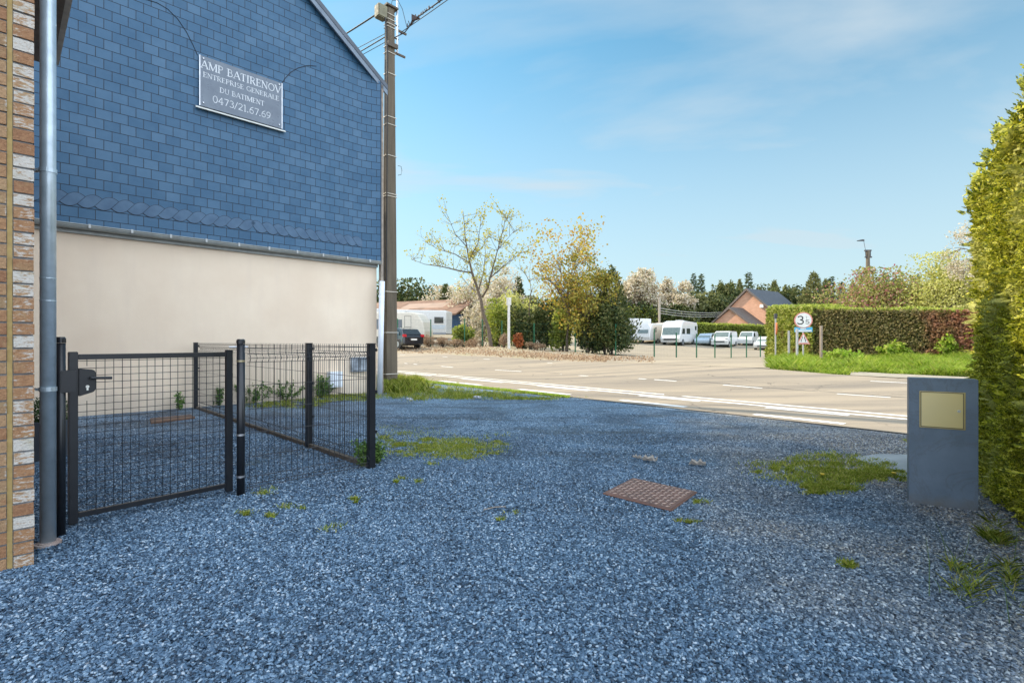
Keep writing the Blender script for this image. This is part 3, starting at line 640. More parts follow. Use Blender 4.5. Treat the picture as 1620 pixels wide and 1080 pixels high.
# downpipe
dp = G(76, 862); dpn = empty('downpipe', dp, 0, 'zinc rainwater downpipe in front of the brick corner', 'pipe')
mb = MB(); mb.tube([(0, 0, .02), (0, 0, 5.0)], .0395, 28); pipe = mb.build('pipe', ZINC, dpn, smooth=False)
for pl in pipe.data.polygons: pl.use_smooth = len(pl.vertices) == 4
for zz in (.96, 2.32, 4.2):
    mb = MB(); mb.tube([(0, 0, zz), (0, 0, zz + .026)], .0435, 24); mb.tube([(-.05, .0, zz + .013), (-.04, -.035, zz + .013)], .009, 6); mb.tube([(0, 0, zz + .013), (-.18, .02, zz + .013)], .007, 6)
    mb.build('bracket', ZINC, dpn)
for zz in (1.52, 1.66):
    mb = MB(); mb.tube([(0, 0, zz), (0, 0, zz + .006)], .0415, 24); mb.build('joint_ring', ZINC, dpn)
mb = MB(); mb.tube([(0, 0, 0), (0, 0, .018)], .066, 24); mb.tube([(.008, 0, .018), (.008, 0, .026)], .053, 24); mb.build('base_collar', M('clay_collar', (.42, .36, .33), (.3, .2, .17), rough=.8), dpn)

# white frame strip and potted box behind the pipe
q = W(59, 631, 8.6)
wf = empty('door_frame', (q.x, q.y, 0), R(45), 'narrow white frame seen between brick corner and downpipe', 'frame')
mb = MB(); mb.box(-.035, .035, -.03, .03, .30, 2.7); mb.box(-.02, .02, -.045, -.031, .35, 2.65); mb.build('frame_post', WHITEP, wf)
q = G(78, 726)
pt = empty('planter', (q.x, q.y, 0), R(20), 'tall dark tapered planter with clipped box plant behind downpipe', 'planter')
mb = MB(); mb.add([(-.11, -.11, .0), (.11, -.11, 0), (.11, .11, 0), (-.11, .11, 0), (-.17, -.17, .42), (.17, -.17, .42), (.17, .17, .42), (-.17, .17, .42), (-.15, -.15, .42), (.15, -.15, .42), (.15, .15, .42), (-.15, .15, .42), (-.15, -.15, .38), (.15, -.15, .38), (.15, .15, .38), (-.15, .15, .38)],
  [(0, 3, 2, 1), (0, 1, 5, 4), (1, 2, 6, 5), (2, 3, 7, 6), (3, 0, 4, 7), (4, 5, 9, 8), (5, 6, 10, 9), (6, 7, 11, 10), (7, 4, 8, 11), (8, 9, 13, 12), (9, 10, 14, 13), (10, 11, 15, 14), (11, 8, 12, 15), (12, 13, 14, 15)])
mb.build('pot', M('slate_pot', (.06, .075, .095), rough=.6), pt)
BOX = leafmat('box_leaf', [(.02, .05, .015), (.05, .10, .03), (.08, .14, .04)])
d = unit(rng.normal(size=(2600, 3))); P = d * rng.uniform(.1, .17, (2600, 1)) * [1, 1, 1.15] + [0, 0, .52]; leafmesh('foliage', P, .022, BOX, pt, dirs=d * .8)

# ---------------------------------------------------------------- gate
def post_round(q, h, r, label, name='gate_post'):
    e = empty(name, (q.x, q.y, 0), 0, label, 'post', 'round black gate posts')
    mb = MB(); mb.tube([(0, 0, -.05), (0, 0, h - .04)], r, 20); o = mb.build('post_tube', BLACK, e)
    for pl in o.data.polygons: pl.use_smooth = len(pl.vertices) == 4
    mb = MB(); mb.tube([(0, 0, h - .039), (0, 0, h - .012), (0, 0, h)], [r * 1.08, r * 1.08, r * .8], 20); mb.build('cap', BLACK, e); return e
p1 = post_round(AB(.143, .47), 1.30, .026, 'round black gate post half hidden behind the downpipe')
p2 = post_round(AB(1.275, .61), 1.29, .031, 'round black gate post between gate and wire fence')
BRASS = M('clip_metal', (.5, .42, .25), (.35, .3, .2), rough=.4, metal=.8)
for zz in (1.10, .49, .145):
    mb = MB(); mb.tube([(0, 0, zz), (0, 0, zz + .016)], .033, 18); mb.build('clip', BRASS if zz > 1 else STEEL, p2)
mb = MB(); mb.tube([(-.07, -.05, 1.225), (.0, 0, 1.225), (.045, .03, 1.225)], .007, 6); mb.build('hinge_rod', STEEL, p2)
A0 = AB(.214, .60); A1 = AB(1.205, .68); gd = (A1 - A0).normalized(); gang = math.atan2(gd.y, gd.x); gl_ = (A1 - A0).length
gt = empty('wire_gate', (A0.x, A0.y, 0), gang, 'black steel garden gate filled with square wire mesh', 'gate')
mb = MB(); mb.box(-.025, .025, -.022, .022, .03, 1.20); mb.box(gl_ - .025, gl_ + .025, -.022, .022, .03, 1.20); mb.box(.026, gl_ - .026, -.018, .018, 1.145, 1.182); mb.box(.026, gl_ - .026, -.018, .018, .065, .10)
mb.build('frame', BLACK, gt, bevel=.004)
mb = MB(); nh = 20
for i in range(1, 19):
    x = .025 + i * .05
    if x > gl_ - .03: break
    if i <= 1: mb.tube([(x, 0, .1), (x, 0, .86)], .0022, 5); mb.tube([(x, 0, 1.10), (x, 0, 1.146)], .0022, 5)
    else: mb.tube([(x, 0, .1), (x, 0, 1.146)], .0022, 5)
for i in range(0, 21):
    zz = .135 + i * .05
    if zz > 1.14: break
    x0_ = .125 if .87 < zz < 1.07 else .025
    mb.tube([(x0_, .004, zz), (gl_ - .025, .004, zz)], .0022, 5)
mb.build('wire_mesh', BLACK, gt)
mb = MB(); mb.prism([(.026, .895), (.105, .92), (.118, .935), (.118, 1.06), (.105, 1.075), (.026, 1.085)], (0, -.032, 0), (1, 0, 0), (0, 0, 1), (0, .062, 0)); lk = mb.build('lock_case', BLACK, gt, bevel=.004)
mb = MB(); mb.tube([(.09, -.032, 1.02), (.09, -.07, 1.02)], .011, 10); mb.tube([(.085, -.072, 1.02), (.20, -.072, 1.015)], .010, 10); mb.build('handle', BLACK, lk)
mb = MB(); mb.tube([(.072, -.033, .96), (.072, -.036, .96)], .010, 14); mb.box(.067, .077, -.036, -.033, .935, .96); mb.build('key_cylinder', M('bright_cylinder', (.8, .8, .75), rough=.3, metal=.6), lk)
kp = AB(.143, .47); kb_ = empty('lock_keeper', (kp.x, kp.y, 0), R(48), 'black lock keeper box mounted on the left gate post', 'bracket')
mb = MB(); mb.box(-.005, .075, -.03, .035, .935, 1.08); mb.build('keeper_box', BLACK, kb_, bevel=.004); mb = MB(); mb.box(-.04, -.031, -.03, .03, .95, 1.07); mb.box(-.04, -.004, .031, .036, .95, 1.07); mb.build('clamp', BLACK, kb_)

# ---------------------------------------------------------------- wire panel fence
fn = empty('wire_fence', AB(2.49, .64), R(45), 'black bent wire panel fence running back to the rendered wall', 'fence')
def fpost(x, y, h=1.24):
    mb = MB(); mb.box(x - .035, x + .035, y - .03, y + .03, -.05, h); o = mb.build('post', BLACK, fn, bevel=.004)
    mb = MB(); mb.box(x - .038, x + .038, y - .033, y + .033, h, h + .012); mb.build('cap', BLACK, o, bevel=.003)
    mb = MB()
    for zz in (.35, .75, 1.17): mb.box(x + .036, x + .052, y - .028, y + .01, zz, zz + .03); mb.tube([(x + .04, y - .01, zz + .015), (x + .066, y - .01, zz + .015)], .006, 6)
    mb.build('clamp', BLACK, o)
for y in (0, 1.46, 3.96, 6.5): fpost(0, y)
def fpanel(x0, y0, x1, y1, nrm):
    d = Vector((x1 - x0, y1 - y0, 0)); L = d.length; d.normalize(); n = Vector(nrm); mb = MB()
    prof = [(.0, 0), (.055, 0), (.09, .028), (.125, 0), (.95 + .10, 0), (1.085, 0), (1.125, .03), (1.165, 0), (1.235, 0)]
    prof = [(.03, 0), (.07, .0), (.10, .028), (.13, 0), (.62, 0), (1.095, 0), (1.13, .03), (1.165, 0), (1.245, 0)]
    k = int((L - .04) / .05)
    for i in range(k + 1):
        s = .03 + i * .05; b = Vector((x0, y0, 0)) + d * s
        mb.tube([b + n * o + Vector((0, 0, z)) for z, o in prof], .0026, 4, cap=False)
    for zz, o in ((.04, 0), (.07, 0), (.13, 0), (.30, 0), (.50, 0), (.70, 0), (.90, 0), (1.095, 0), (1.13, .03), (1.165, 0), (1.215, 0)):
        a = Vector((x0, y0, zz)) + d * .01 + n * (o + .005); mb.tube([a, a + d * (L - .02)], .0028, 5)
    mb.build('wire_panel', BLACK, fn)
fpanel(-1.17, -.01, -.03, -.01, (0, -1, 0))
for y0, y1 in ((.0, 1.46), (1.46, 3.96), (3.96, 6.5)): fpanel(.03, y0 + .03, .03, y1 - .03, (1, 0, 0))
mb = MB(); mb.box(-.02, .03, .05, 6.4, -.03, .045); mb.build('gravel_board', M('dark_board', (.10, .08, .06), (.06, .05, .04), rough=.9), fn)

# ---------------------------------------------------------------- meter boxes on the wall
def wallbox(x, y, name): a, z = fac(x, y); return a, z
a0_, zt_ = fac(518, 588); a1_, zb_ = fac(538, 608)
mbx = empty('meter_box', AB((a0_ + a1_) / 2, bF + .05, zb_ - .05), R(45), 'small white meter box low on the rendered wall', 'box')
wd = (a1_ - a0_) / 2
mb = MB(); mb.box(-wd, wd, -.18, 0, 0, zt_ - zb_ + .05); mb.build('case', WHITEP, mbx, bevel=.008); mb = MB(); mb.box(-wd + .03, wd - .03, -.19, -.182, .04, zt_ - zb_); mb.build('door', WHITEP, mbx, bevel=.003)
a0_, zt_ = fac(555, 565); a1_, zb_ = fac(579, 587); wd = (a1_ - a0_) / 2
pb = empty('wall_cabinet', AB((a0_ + a1_) / 2, bF + .05, zb_), R(45), 'grey stained utility cabinet on wall beside concrete pole', 'cabinet')
mb = MB(); mb.box(-wd, wd, -.10, 0, 0, zt_ - zb_); mb.build('case', M('stained_cabinet', (.42, .47, .53), (.10, .12, .14), scale=5, rough=.6), pb, bevel=.006)
mb = MB(); mb.box(-.006, .006, -.108, -.102, .03, zt_ - zb_ - .03); mb.box(-wd + .03, wd - .03, -.106, -.102, .02, .035); mb.build('door_seam', DGREY, pb)

# ---------------------------------------------------------------- concrete utility pole
PY = 14.3; pp = W(616.5, 600, PY); pp.z = 0
cpole = empty('utility_pole', pp, R(45), 'tall weathered concrete utility pole at the corner of slate house', 'pole')
pc_, t, p = newmat('weathered_concrete')
c = ramp(t, noise(t, 60, 6, .75), [(.3, (.075, .06, .042)), (.7, (.17, .138, .10))]); mpn = t.nodes.new('ShaderNodeMapping'); mpn.inputs['Scale'].default_value = (6, 6, .4); t.links.new(t.nodes['TC'].outputs['Object'], mpn.inputs[0])
c = mixc(t, .5, c, ramp(t, noise(t, 1.6, 6, .6, vec=mpn.outputs[0]), [(.35, (.05, .042, .03)), (.7, (.18, .15, .11))])); t.links.new(c, p.inputs['Base Color']); p.inputs['Roughness'].default_value = .95
t.links.new(bump(t, noise(t, 70, 6, .7), .7, .01), p.inputs['Normal'])
hP = EYE + (540 - 14) / 810 * PY
mb = MB(); wb, wt, db, dt = .195, .115, .12, .08   # half sizes, width along facade, depth
mb.add([(-wb, -db, -.3), (wb, -db, -.3), (wb, db, -.3), (-wb, db, -.3), (-wt, -dt, hP), (wt, -dt, hP), (wt, dt, hP), (-wt, dt, hP)],
       [(0, 3, 2, 1), (4, 5, 6, 7), (0, 1, 5, 4), (1, 2, 6, 5), (2, 3, 7, 6), (3, 0, 4, 7)])
mb.build('shaft', pc_, cpole, bevel=.02)
mb = MB(); mb.box(-wt - .05, wt + .09, -dt - .05, dt + .05, hP + .002, hP + .05); mb.build('cap_plate', M('rusty_dark', (.10, .08, .06), rough=.8), cpole)
mb = MB(); mb.box(-wt - .02, wt + .06, -dt - .07, -dt - .005, hP - 1.12, hP - 1.0); mb.build('crossbar', M('rusty_dark', (.1, .08, .06)), cpole)
BAND = M('pale_band', (.72, .66, .55), (.6, .58, .52), rough=.5)
def zp(y): return EYE + (540 - y) / 810 * PY
for y in (26, 34, 41, 46, 76, 86, 119, 187, 199, 248, 308, 312, 462, 526, 591):
    zz = zp(y); f = (zz + .3) / (hP + .3); hw = wb + (wt - wb) * f + .012; hd = db + (dt - db) * f + .012
    mb = MB(); mb.tube([(-hw, -hd, zz), (hw, -hd, zz), (hw, hd, zz), (-hw, hd, zz), (-hw, -hd, zz)], .009, 5); mb.build('strap', BAND, cpole)
# junction box, mast, cables
mb = MB(); mb.box(-wt - .30, -wt - .02, -.12, .12, zp(37), zp(17)); mb.build('junction_box', M('box_grey_green', (.20, .19, .12), (.12, .11, .07), rough=.7), cpole, bevel=.02)
mb = MB(); mb.tube([(wt + .12, -.02, zp(80)), (wt + .12, -.02, zp(-30))], .028, 10); mb.build('mast_tube', STEEL, cpole)
mb = MB(); mb.box(wt, wt + .16, -.04, .0, zp(37), zp(36)); mb.box(wt, wt + .16, -.04, .0, zp(58), zp(57)); mb.box(wt + .13, wt + .42, -.03, .01, zp(44), zp(41)); mb.box(wt + .05, wt + .38, -.03, .01, zp(82), zp(79)); mb.build('steel_bracket', M('rusty_dark', (.1, .08, .06)), cpole)
CAB = M('black_cable', (.02, .018, .018), (.03, .026, .024), rough=.6)
mb = MB(); mb.tube([(-.20, -.16, zp(445)), (-.19, -.15, 4.0), (-.17, -.14, 6.5), (-.15, -.12, 9.3), (-.2, -.1, zp(35))], .022, 8); mb.tube([(-.25, -.14, zp(445)), (-.23, -.13, 5), (-.20, -.11, 9.0)], .014, 6)
mb.tube([(wt * 0, -dt, hP + .05), (.03, -dt, hP + .2), (.2, -.1, hP + .28), (.35, -.1, hP + .1), (.5, -.1, zp(34))], .008, 5)
mb.tube([(.17, -.15, zp(262)), (.24, -.2, zp(263)), (.27, -.2, zp(269)), (.24, -.2, zp(276)), (.17, -.15, zp(277))], .007, 5); mb.build('cable', CAB, cpole)
q0 = W(600.5, 600, 12.35); q1 = W(604.5, 445, 12.35)
cd = empty('cable_conduit', (q0.x, q0.y, 0), 0, 'white plastic cable conduit leaning against the concrete pole', 'pipe')
mb = MB(); mb.tube([(0, 0, 0), (q1.x - q0.x, 0, q1.z)], .066, 16); o = mb.build('conduit_tube', WHITEP, cd)
for pl in o.data.polygons: pl.use_smooth = len(pl.vertices) == 4
def cat(a, b, sag, n=14): a, b = Vector(a), Vector(b); return [a.lerp(b, i / n) - Vector((0, 0, sag * 4 * (i / n) * (1 - i / n))) for i in range(n + 1)]
top = [('thick bundled overhead cable leaving the pole top leftwards', W(597, 22, PY), W(400, 132, 20), .022, .12),
       ('upper thin overhead wire leaving the pole to the left', W(613, 51.5, PY), W(410, 152, 20), .009, .05),
       ('middle overhead wire leaving the pole to the left', W(612, 57, PY), W(410, 163, 20), .016, .10),
       ('lower thin overhead wire leaving the pole to the left', W(613, 65, PY), W(410, 170, 20), .009, .05)]
eR = Vector((22, -15, 9.6))
top += [('thick twisted overhead cable rising from pole to the right', W(660, 28, 13.6), eR, .017, 1.05), ('thin overhead wire rising from pole to the right', W(634, 52, 14.1), eR + Vector((.3, 0, -.5)), .010, .95)]
for lab, a, b, r_, sag in top:
    mb = MB(); mb.tube([p_ - a for p_ in cat(a, b, sag, 24)], r_, 6); o = mb.build('overhead_cable', CAB, None); o.location = a; tag(o, lab, 'cable', 'overhead cables on the concrete pole')
mb = MB(); a = W(624, 60, PY); b = W(660, 28, 13.6)
mb.tube([Vector((0, 0, 0)), W(640, 52, 14.1) - a, W(648, 42, 13.9) - a, b - a, W(664, 24, 13.5) - a], [.012, .014, .014, .018, .012], 6)
cpath = cat(W(660, 28, 13.6), eR, 1.05, 240)
for i in range(26):
    c = (cpath[int(random.random() ** 1.3 * 9)] if i % 3 else W(632, 54, 14.2).lerp(W(660, 28, 13.6), random.random())) - a; mb.tube([c - Vector((.015, 0, .03)), c + Vector((random.uniform(-.06, .06), 0, random.uniform(-.06, .09)))], random.uniform(.010, .020), 5)
mb.prism([(0, 0), (.22, .08), (.0, .18)], W(651, 33, 13.7) - a, (1, 0, 0), (0, 0, 1), (0, .06, 0))
o = mb.build('cable_clamp', M('rusty_brown', (.06, .04, .035), rough=.8), None); o.location = a; tag(o, 'rusty anchor clamps holding cables right of the pole top', 'clamp')

# ---------------------------------------------------------------- manhole cover
RUST = M('rusty_plate', (.19, .10, .075), (.11, .06, .047), scale=7, rough=.65, metal=.15, bs=.2, bscale=80)
mh = empty('manhole_cover', tuple(sum(((v) for v in mc), Vector()) / 4), 0, 'rusty chequer plate manhole cover set in the gravel', 'cover')
c0 = sum((v for v in mc), Vector()) / 4
e1 = ((mc[2] - mc[1]) + (mc[3] - mc[0])) / 2; e2 = ((mc[1] - mc[0]) + (mc[2] - mc[3])) / 2
mb = MB(); pq = [(-.5, -.5), (.5, -.5), (.5, .5), (-.5, .5)]
mb.add([tuple(e1 * u + e2 * v + Vector((0, 0, .0))) for u, v in pq] + [tuple(e1 * u + e2 * v + Vector((0, 0, .022))) for u, v in pq], [(0, 1, 2, 3), (4, 5, 6, 7), (0, 1, 5, 4), (1, 2, 6, 5), (2, 3, 7, 6), (3, 0, 4, 7)])
mb.build('plate', RUST, mh)
tb = MB(); l1, l2 = e1.length, e2.length; n1, n2 = 12, 12
u1 = e1.normalized(); u2 = e2.normalized()
for i in range(n1):
    for j in range(n2):
        c = e1 * ((i + .5) / n1 - .5) * .95 + e2 * ((j + .5) / n2 - .5) * .95 + Vector((0, 0, .023)); s = 1 if (i + j) % 2 else -1
        d = (u1 + u2 * s).normalized() * .021; n = (u1 * s - u2).normalized() * .0075; h = Vector((0, 0, .005))
        tb.add([c - d, c + n, c + d, c - n, c - d * .6 + h, c + n * .6 + h, c + d * .6 + h, c - n * .6 + h], [(0, 1, 5, 4), (1, 2, 6, 5), (2, 3, 7, 6), (3, 0, 4, 7), (4, 5, 6, 7)])
tb.build('raised_tread', M('worn_rust', (.42, .31, .26), (.30, .21, .17), rough=.5, metal=.3), mh)
rb = MB()
for i in range(4):
    a = (e1 * pq[i][0] + e2 * pq[i][1]) * 1.012; b = (e1 * pq[(i + 1) % 4][0] + e2 * pq[(i + 1) % 4][1]) * 1.012; rb.tube([a + Vector((0, 0, .012)), b + Vector((0, 0, .012))], .009, 4)
rb.build('rim', RUST, mh)
cr_ = [G(239, 671), G(237, 664), G(302, 658), G(309, 662)]
c2_ = sum((v for v in cr_), Vector()) / 4; o = MB(); o.add([tuple(v - c2_) for v in cr_] + [tuple(v - c2_ + Vector((0, 0, .03))) for v in cr_], [(0, 1, 2, 3), (4, 5, 6, 7), (0, 1, 5, 4), (1, 2, 6, 5), (2, 3, 7, 6), (3, 0, 4, 7)])
o = o.build('drain_cover', M('rust_brown_board', (.15, .09, .06), (.09, .055, .04), rough=.9, bs=.4), None, bevel=.004); o.location = c2_; tag(o, 'flat rusty brown cover lying by wall behind the gate', 'cover')
sheet('concrete_slab', [(v.x, v.y) for v in SLABPOLY], .5, .012, M('slab_concrete', (.27, .30, .31), (.19, .21, .22), scale=3, rough=.9, bs=.3))

# ---------------------------------------------------------------- letterbox pillar
L0 = W(1438, 0, 4.03); R0 = W(1548, 0, 3.81); pd = Vector((R0.x - L0.x, R0.y - L0.y, 0)); pw = pd.length; ang = math.atan2(pd.y, pd.x)
pil = empty('letterbox_pillar', (L0.x, L0.y, 0), ang, 'slim blue grey stone pillar holding a brass letterbox door', 'pillar')
stm, t, p = newmat('blue_stone')
c = ramp(t, noise(t, 3, 7, .6), [(.3, (.09, .13, .18)), (.7, (.145, .195, .26))])
c = mixc(t, ramp(t, noise(t, 3.2, 8, .7, dist=1.2), [(.49, (0, 0, 0)), (.515, (.42, .42, .42)), (.54, (0, 0, 0))]), c, (.09, .10, .12))
c = mixc(t, ramp(t, noise(t, 2.1, 4, .5, dist=.5), [(.56, (0, 0, 0)), (.7, (.4, .4, .4))]), c, (.22, .275, .34)); t.links.new(c, p.inputs['Base Color'])
szp = t.nodes.new('ShaderNodeSeparateXYZ'); t.links.new(t.nodes['TC'].outputs['Object'], szp.inputs[0]); dfp = mathn(t, 'SUBTRACT', mathn(t, 'MULTIPLY', noise(t, 9, 6), .42), mathn(t, 'MULTIPLY', szp.outputs[2], 2.2), True)
c = mixc(t, mathn(t, 'MULTIPLY', dfp, 2.2, True), c, (.14, .12, .09)); t.links.new(c, p.inputs['Base Color'])
p.inputs['Roughness'].default_value = .5; t.links.new(bump(t, noise(t, 50, 5), .15, .004), p.inputs['Normal'])
mb = MB(); mb.box(0, pw, 0, .13, -.05, .985); mb.build('stone_body', stm, pil, bevel=.003)
BR2 = M('brushed_brass', (.66, .54, .26), (.58, .49, .27), scale=2, rough=.34, metal=.72)
def pf_(x): return (x - 1440) / 109.5 * pw
u0, u1, v0, v1 = pf_(1457), pf_(1530), 1.27 - 136 / 810 * 3.97, 1.27 - 78.5 / 810 * 3.97
mb = MB(); mb.box(u0, u1, -.006, -.0005, v0, v1); mb.build('door_frame', M('brass_frame', (.45, .37, .18), rough=.35, metal=.9), pil, bevel=.0015)
mb = MB(); mb.box(u0 + .012, u1 - .016, -.012, -.0065, v0 + .012, v1 - .01); dr = mb.build('door', BR2, pil, bevel=.0015); mb = MB(); mb.box(u0 + .008, u1 - .012, -.0078, -.0064, v0 + .008, v1 - .006); mb.build('door_gap', DGREY, pil)
mb = MB(); mb.tube([(u1 - .04, -.012, (v0 + v1) / 2), (u1 - .04, -.022, (v0 + v1) / 2)], .010, 14); mb.build('lock', STEEL, dr)

# ---------------------------------------------------------------- foliage helpers
def spray_template(nl=7, L=.10):
    V = []; F = []
    def q(a, b, w_):
        a, b = Vector(a), Vector(b); d = (b - a); n = d.cross(Vector((0, 0, 1))); n = n.normalized() * w_ if n.length > 1e-6 else Vector((w_, 0, 0)); m_ = a.lerp(b, .55)
        k = len(V); V.extend([tuple(a), tuple(m_ + n), tuple(b), tuple(m_ - n)]); F.append((k, k + 1, k + 2, k + 3))
    q((0, 0, 0), (L, 0, -.006), .004)
    for i in range(nl):
        s = .12 + .8 * i / nl; l = L * .42 * (1 - s * .6)
        for sg in (-1, 1): q((L * s, 0, -.006 * s), (L * s + l * .75, sg * l * .62, -.004 + .006 * math.sin(i)), .0065)
    q((L * .9, 0, -.006), (L * 1.18, 0, -.008), .006)
    return np.array(V), np.array(F)
def scatter_template(name, T, P, dirs, scale, m, parent=None, roll=None):
    V, F = T; n = len(P); u = unit(dirs); r = rng.normal(size=(n, 3)) if roll is None else roll
    v = unit(np.cross(r, u)); w_ = np.cross(u, v); s = scale[:, None, None]
    VV = P[:, None, :] + s * (V[None, :, 0:1] * u[:, None] + V[None, :, 1:2] * v[:, None] + V[None, :, 2:3] * w_[:, None])
    FF = F[None] + (np.arange(n) * len(V))[:, None, None]
    return npmesh(name, VV.reshape(-1, 3), FF.reshape(-1, F.shape[1]), m, parent)

# near hedge on the right, clipped conifer
hd = Vector((.5547, .83205, 0)); hn = Vector((-.83205, .5547, 0)); hb = Vector((3.68, 3.86, 0)); HT = 2.76
hg = empty('conifer_hedge', hb, 0, 'tall yellow green clipped conifer hedge beside the stone pillar', 'hedge')
ct = Vector((0, 0, 0)); t0, t1 = -2.5, 1.5
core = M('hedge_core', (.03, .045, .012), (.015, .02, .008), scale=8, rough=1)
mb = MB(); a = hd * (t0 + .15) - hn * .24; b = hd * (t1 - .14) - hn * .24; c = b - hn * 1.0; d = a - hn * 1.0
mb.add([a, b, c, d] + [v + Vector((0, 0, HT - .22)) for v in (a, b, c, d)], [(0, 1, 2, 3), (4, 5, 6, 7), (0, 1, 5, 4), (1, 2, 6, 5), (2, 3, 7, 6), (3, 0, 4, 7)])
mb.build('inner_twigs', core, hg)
T = spray_template()
HL = leafmat('conifer_spray', [(.03, .05, .006), (.12, .16, .01), (.34, .36, .018), (.60, .58, .03), (.78, .72, .14)], trans=.32, patch=(2.2, (.52, .52, .16), .52, .66))
HL2 = leafmat('conifer_spray_dark', [(.02, .04, .01), (.05, .085, .02), (.10, .13, .03), (.2, .2, .07)], trans=.3)
def hedgepts(n, face):
    if face == 0:
        tt = np.where(rng.random(n) < .86, rng.uniform(-1.5, t1, n), rng.uniform(t0, -1.5, n)); z = rng.uniform(0, HT, n)
        bulge = .05 * np.sin(tt * 5 + z * 3) + .04 * np.sin(tt * 11 - z * 7) + .03 * np.sin(z * 13 + tt * 3)
        o = bulge * .5 - .05 - rng.uniform(0, .15, n) - np.clip((z - HT + .3) / .3, 0, 1) ** 2 * .12 - np.clip(tt - t1 + .3, 0, .3) ** 2 * .8 + .06 * np.clip(.5 - z, 0, .5)
        P = tt[:, None] * np.array(hd) + o[:, None] * np.array(hn); P[:, 2] = z
        dr_ = np.array(hn)[None] * .45 + rng.normal(size=(n, 3)) * .6 + [0, 0, .35]
    elif face == 1:
        s = rng.uniform(0, 1.1, n); z = rng.uniform(0, HT, n); near = rng.random(n) < .5; o = np.where(near, t0, t1) + np.where(near, -1, 1) * (.04 * np.sin(z * 9) - rng.uniform(0, .14, n))
        P = o[:, None] * np.array(hd) - (s + .08)[:, None] * np.array(hn); P[:, 2] = z; dr_ = np.array(hd)[None] * np.where(near, -1, 1)[:, None] + rng.normal(size=(n, 3)) * .55 + [0, 0, .3]
    else:
        s = rng.uniform(0, 1.1, n); tt = rng.uniform(t0, t1, n); P = tt[:, None] * np.array(hd) - s[:, None] * np.array(hn); P[:, 2] = HT - .12 + .04 * np.sin(tt * 7) + rng.uniform(-.1, .06, n); dr_ = rng.normal(size=(n, 3)) * .6 + [0, 0, 1]
    tq = P[:, 0] * hd.x + P[:, 1] * hd.y; P[:, 2] *= 1 + .035 * np.clip(1.5 - tq, 0, 3)
    return P, dr_
P, dr_ = hedgepts(70000, 0); scatter_template('sprays', T, P, dr_, rng.uniform(.28, .62, len(P)), HL, hg, roll=np.array(hn)[None] + rng.normal(size=(len(P), 3)) * .45)
P, dr_ = hedgepts(12000, 1); P2, d2 = hedgepts(9000, 2); scatter_template('crown_sprays', T, np.concatenate([P, P2]), np.concatenate([dr_, d2]), rng.uniform(.6, 1.2, len(P) + len(P2)), HL, hg)
# long shoots breaking the outline
n = 260; tt = rng.uniform(t0, t1, n); P = tt[:, None] * np.array(hd) - np.array(hn)[None] * .15; P[:, 2] = (HT - .12) * (1 + .035 * np.clip(1.5 - tt, 0, 3)); nn = rng.uniform(0, 1, n) ** .5
scatter_template('loose_shoots', T, P, np.array(hn)[None] * rng.uniform(-.2, 1, (n, 1)) + [0, 0, 1] + rng.normal(size=(n, 3)) * .35, rng.uniform(.5, 1.2, n), HL, hg)
n = 500; tt = rng.uniform(-2.5, t1, n); P = tt[:, None] * np.array(hd) - np.array(hn)[None] * .06; P[:, 2] = rng.uniform(.1, HT, n)
scatter_template('outer_shoots', T, P, np.array(hn)[None] + [0, 0, .1] + rng.normal(size=(n, 3)) * .45, rng.uniform(.6, 1.1, n), HL, hg)

# ---------------------------------------------------------------- grass and weeds
GR = leafmat('grass_blade', [(.10, .17, .015), (.22, .29, .025), (.34, .37, .04), (.50, .44, .14)], trans=.3)
GRS = leafmat('verge_grass', [(.17, .28, .02), (.26, .40, .035), (.36, .46, .06), (.45, .48, .13)], trans=.5)
def blades(name, P, h, m, wd=.006, lean=.5, parent=None, hv=.5):
    n = len(P); P = np.asarray(P); d = rng.normal(size=(n, 3)) * lean; d[:, 2] = 1; d = unit(d); s = np.cross(d, [0, 0, 1.0]) + rng.normal(size=(n, 3)) * .3; s = unit(s) * (np.asarray(wd) / 2)
    hh = (np.asarray(h) * (1 + hv * rng.uniform(-1, 1, n)))[:, None]; bend = unit(d * [1, 1, 0] + 1e-6) * hh * .25
    mid = P + d * hh * .55; tip = P + d * hh + bend - [0, 0, .02] * hh
    V = np.stack([P - s, P + s, mid + s * .8, tip, mid - s * .8], 1).reshape(-1, 3)
    return npmesh(name, V, np.arange(5 * n).reshape(-1, 5), m, parent)
def patch_pts(specs, thr=.35):
    out_ = []
    for (x, y, rx, ry, n) in specs:                       # centre pixel, radii in pixels on the ground plane
        nc = max(3, n // 90); th = rng.uniform(0, 2 * math.pi, nc); r = rng.uniform(0, 1, nc) ** .62; wc = rng.uniform(.2, 1, nc) ** 2 * (1.15 - r); wc /= wc.sum()
        ci = rng.choice(nc, n, p=wc); g = rng.normal(size=(n, 2)) * rng.uniform(.03, .13, nc)[ci][:, None] * (1 if n > 900 else 2)
        px = x + rx * (r * np.cos(th))[ci] + rx * g[:, 0]; py = y + ry * (r * np.sin(th))[ci] + ry * g[:, 1]
        Y = 810 * EYE / (py - 540); X = (px - 810) / 810 * Y; out_.append(np.column_stack([X, Y, np.zeros(n)])[Y < 20])
    return np.concatenate(out_)
tag(blades('grass_patch', patch_pts([(705, 710, 100, 18, 9000), (655, 702, 60, 10, 3200), (795, 697, 30, 7, 350), (690, 690, 130, 20, 900)]), .022, GR, .007), 'mossy green grass patch in the gravel right of the wire fence', 'grass', kind='stuff')
tag(blades('grass_patch', patch_pts([(1320, 746, 100, 28, 11000), (1305, 773, 55, 10, 5500), (1400, 752, 45, 12, 3600), (1250, 742, 70, 20, 1100), (1190, 745, 50, 18, 300)]), .03, GR, .007), 'low grass patch in front of the concrete slab and pillar', 'grass', kind='stuff')
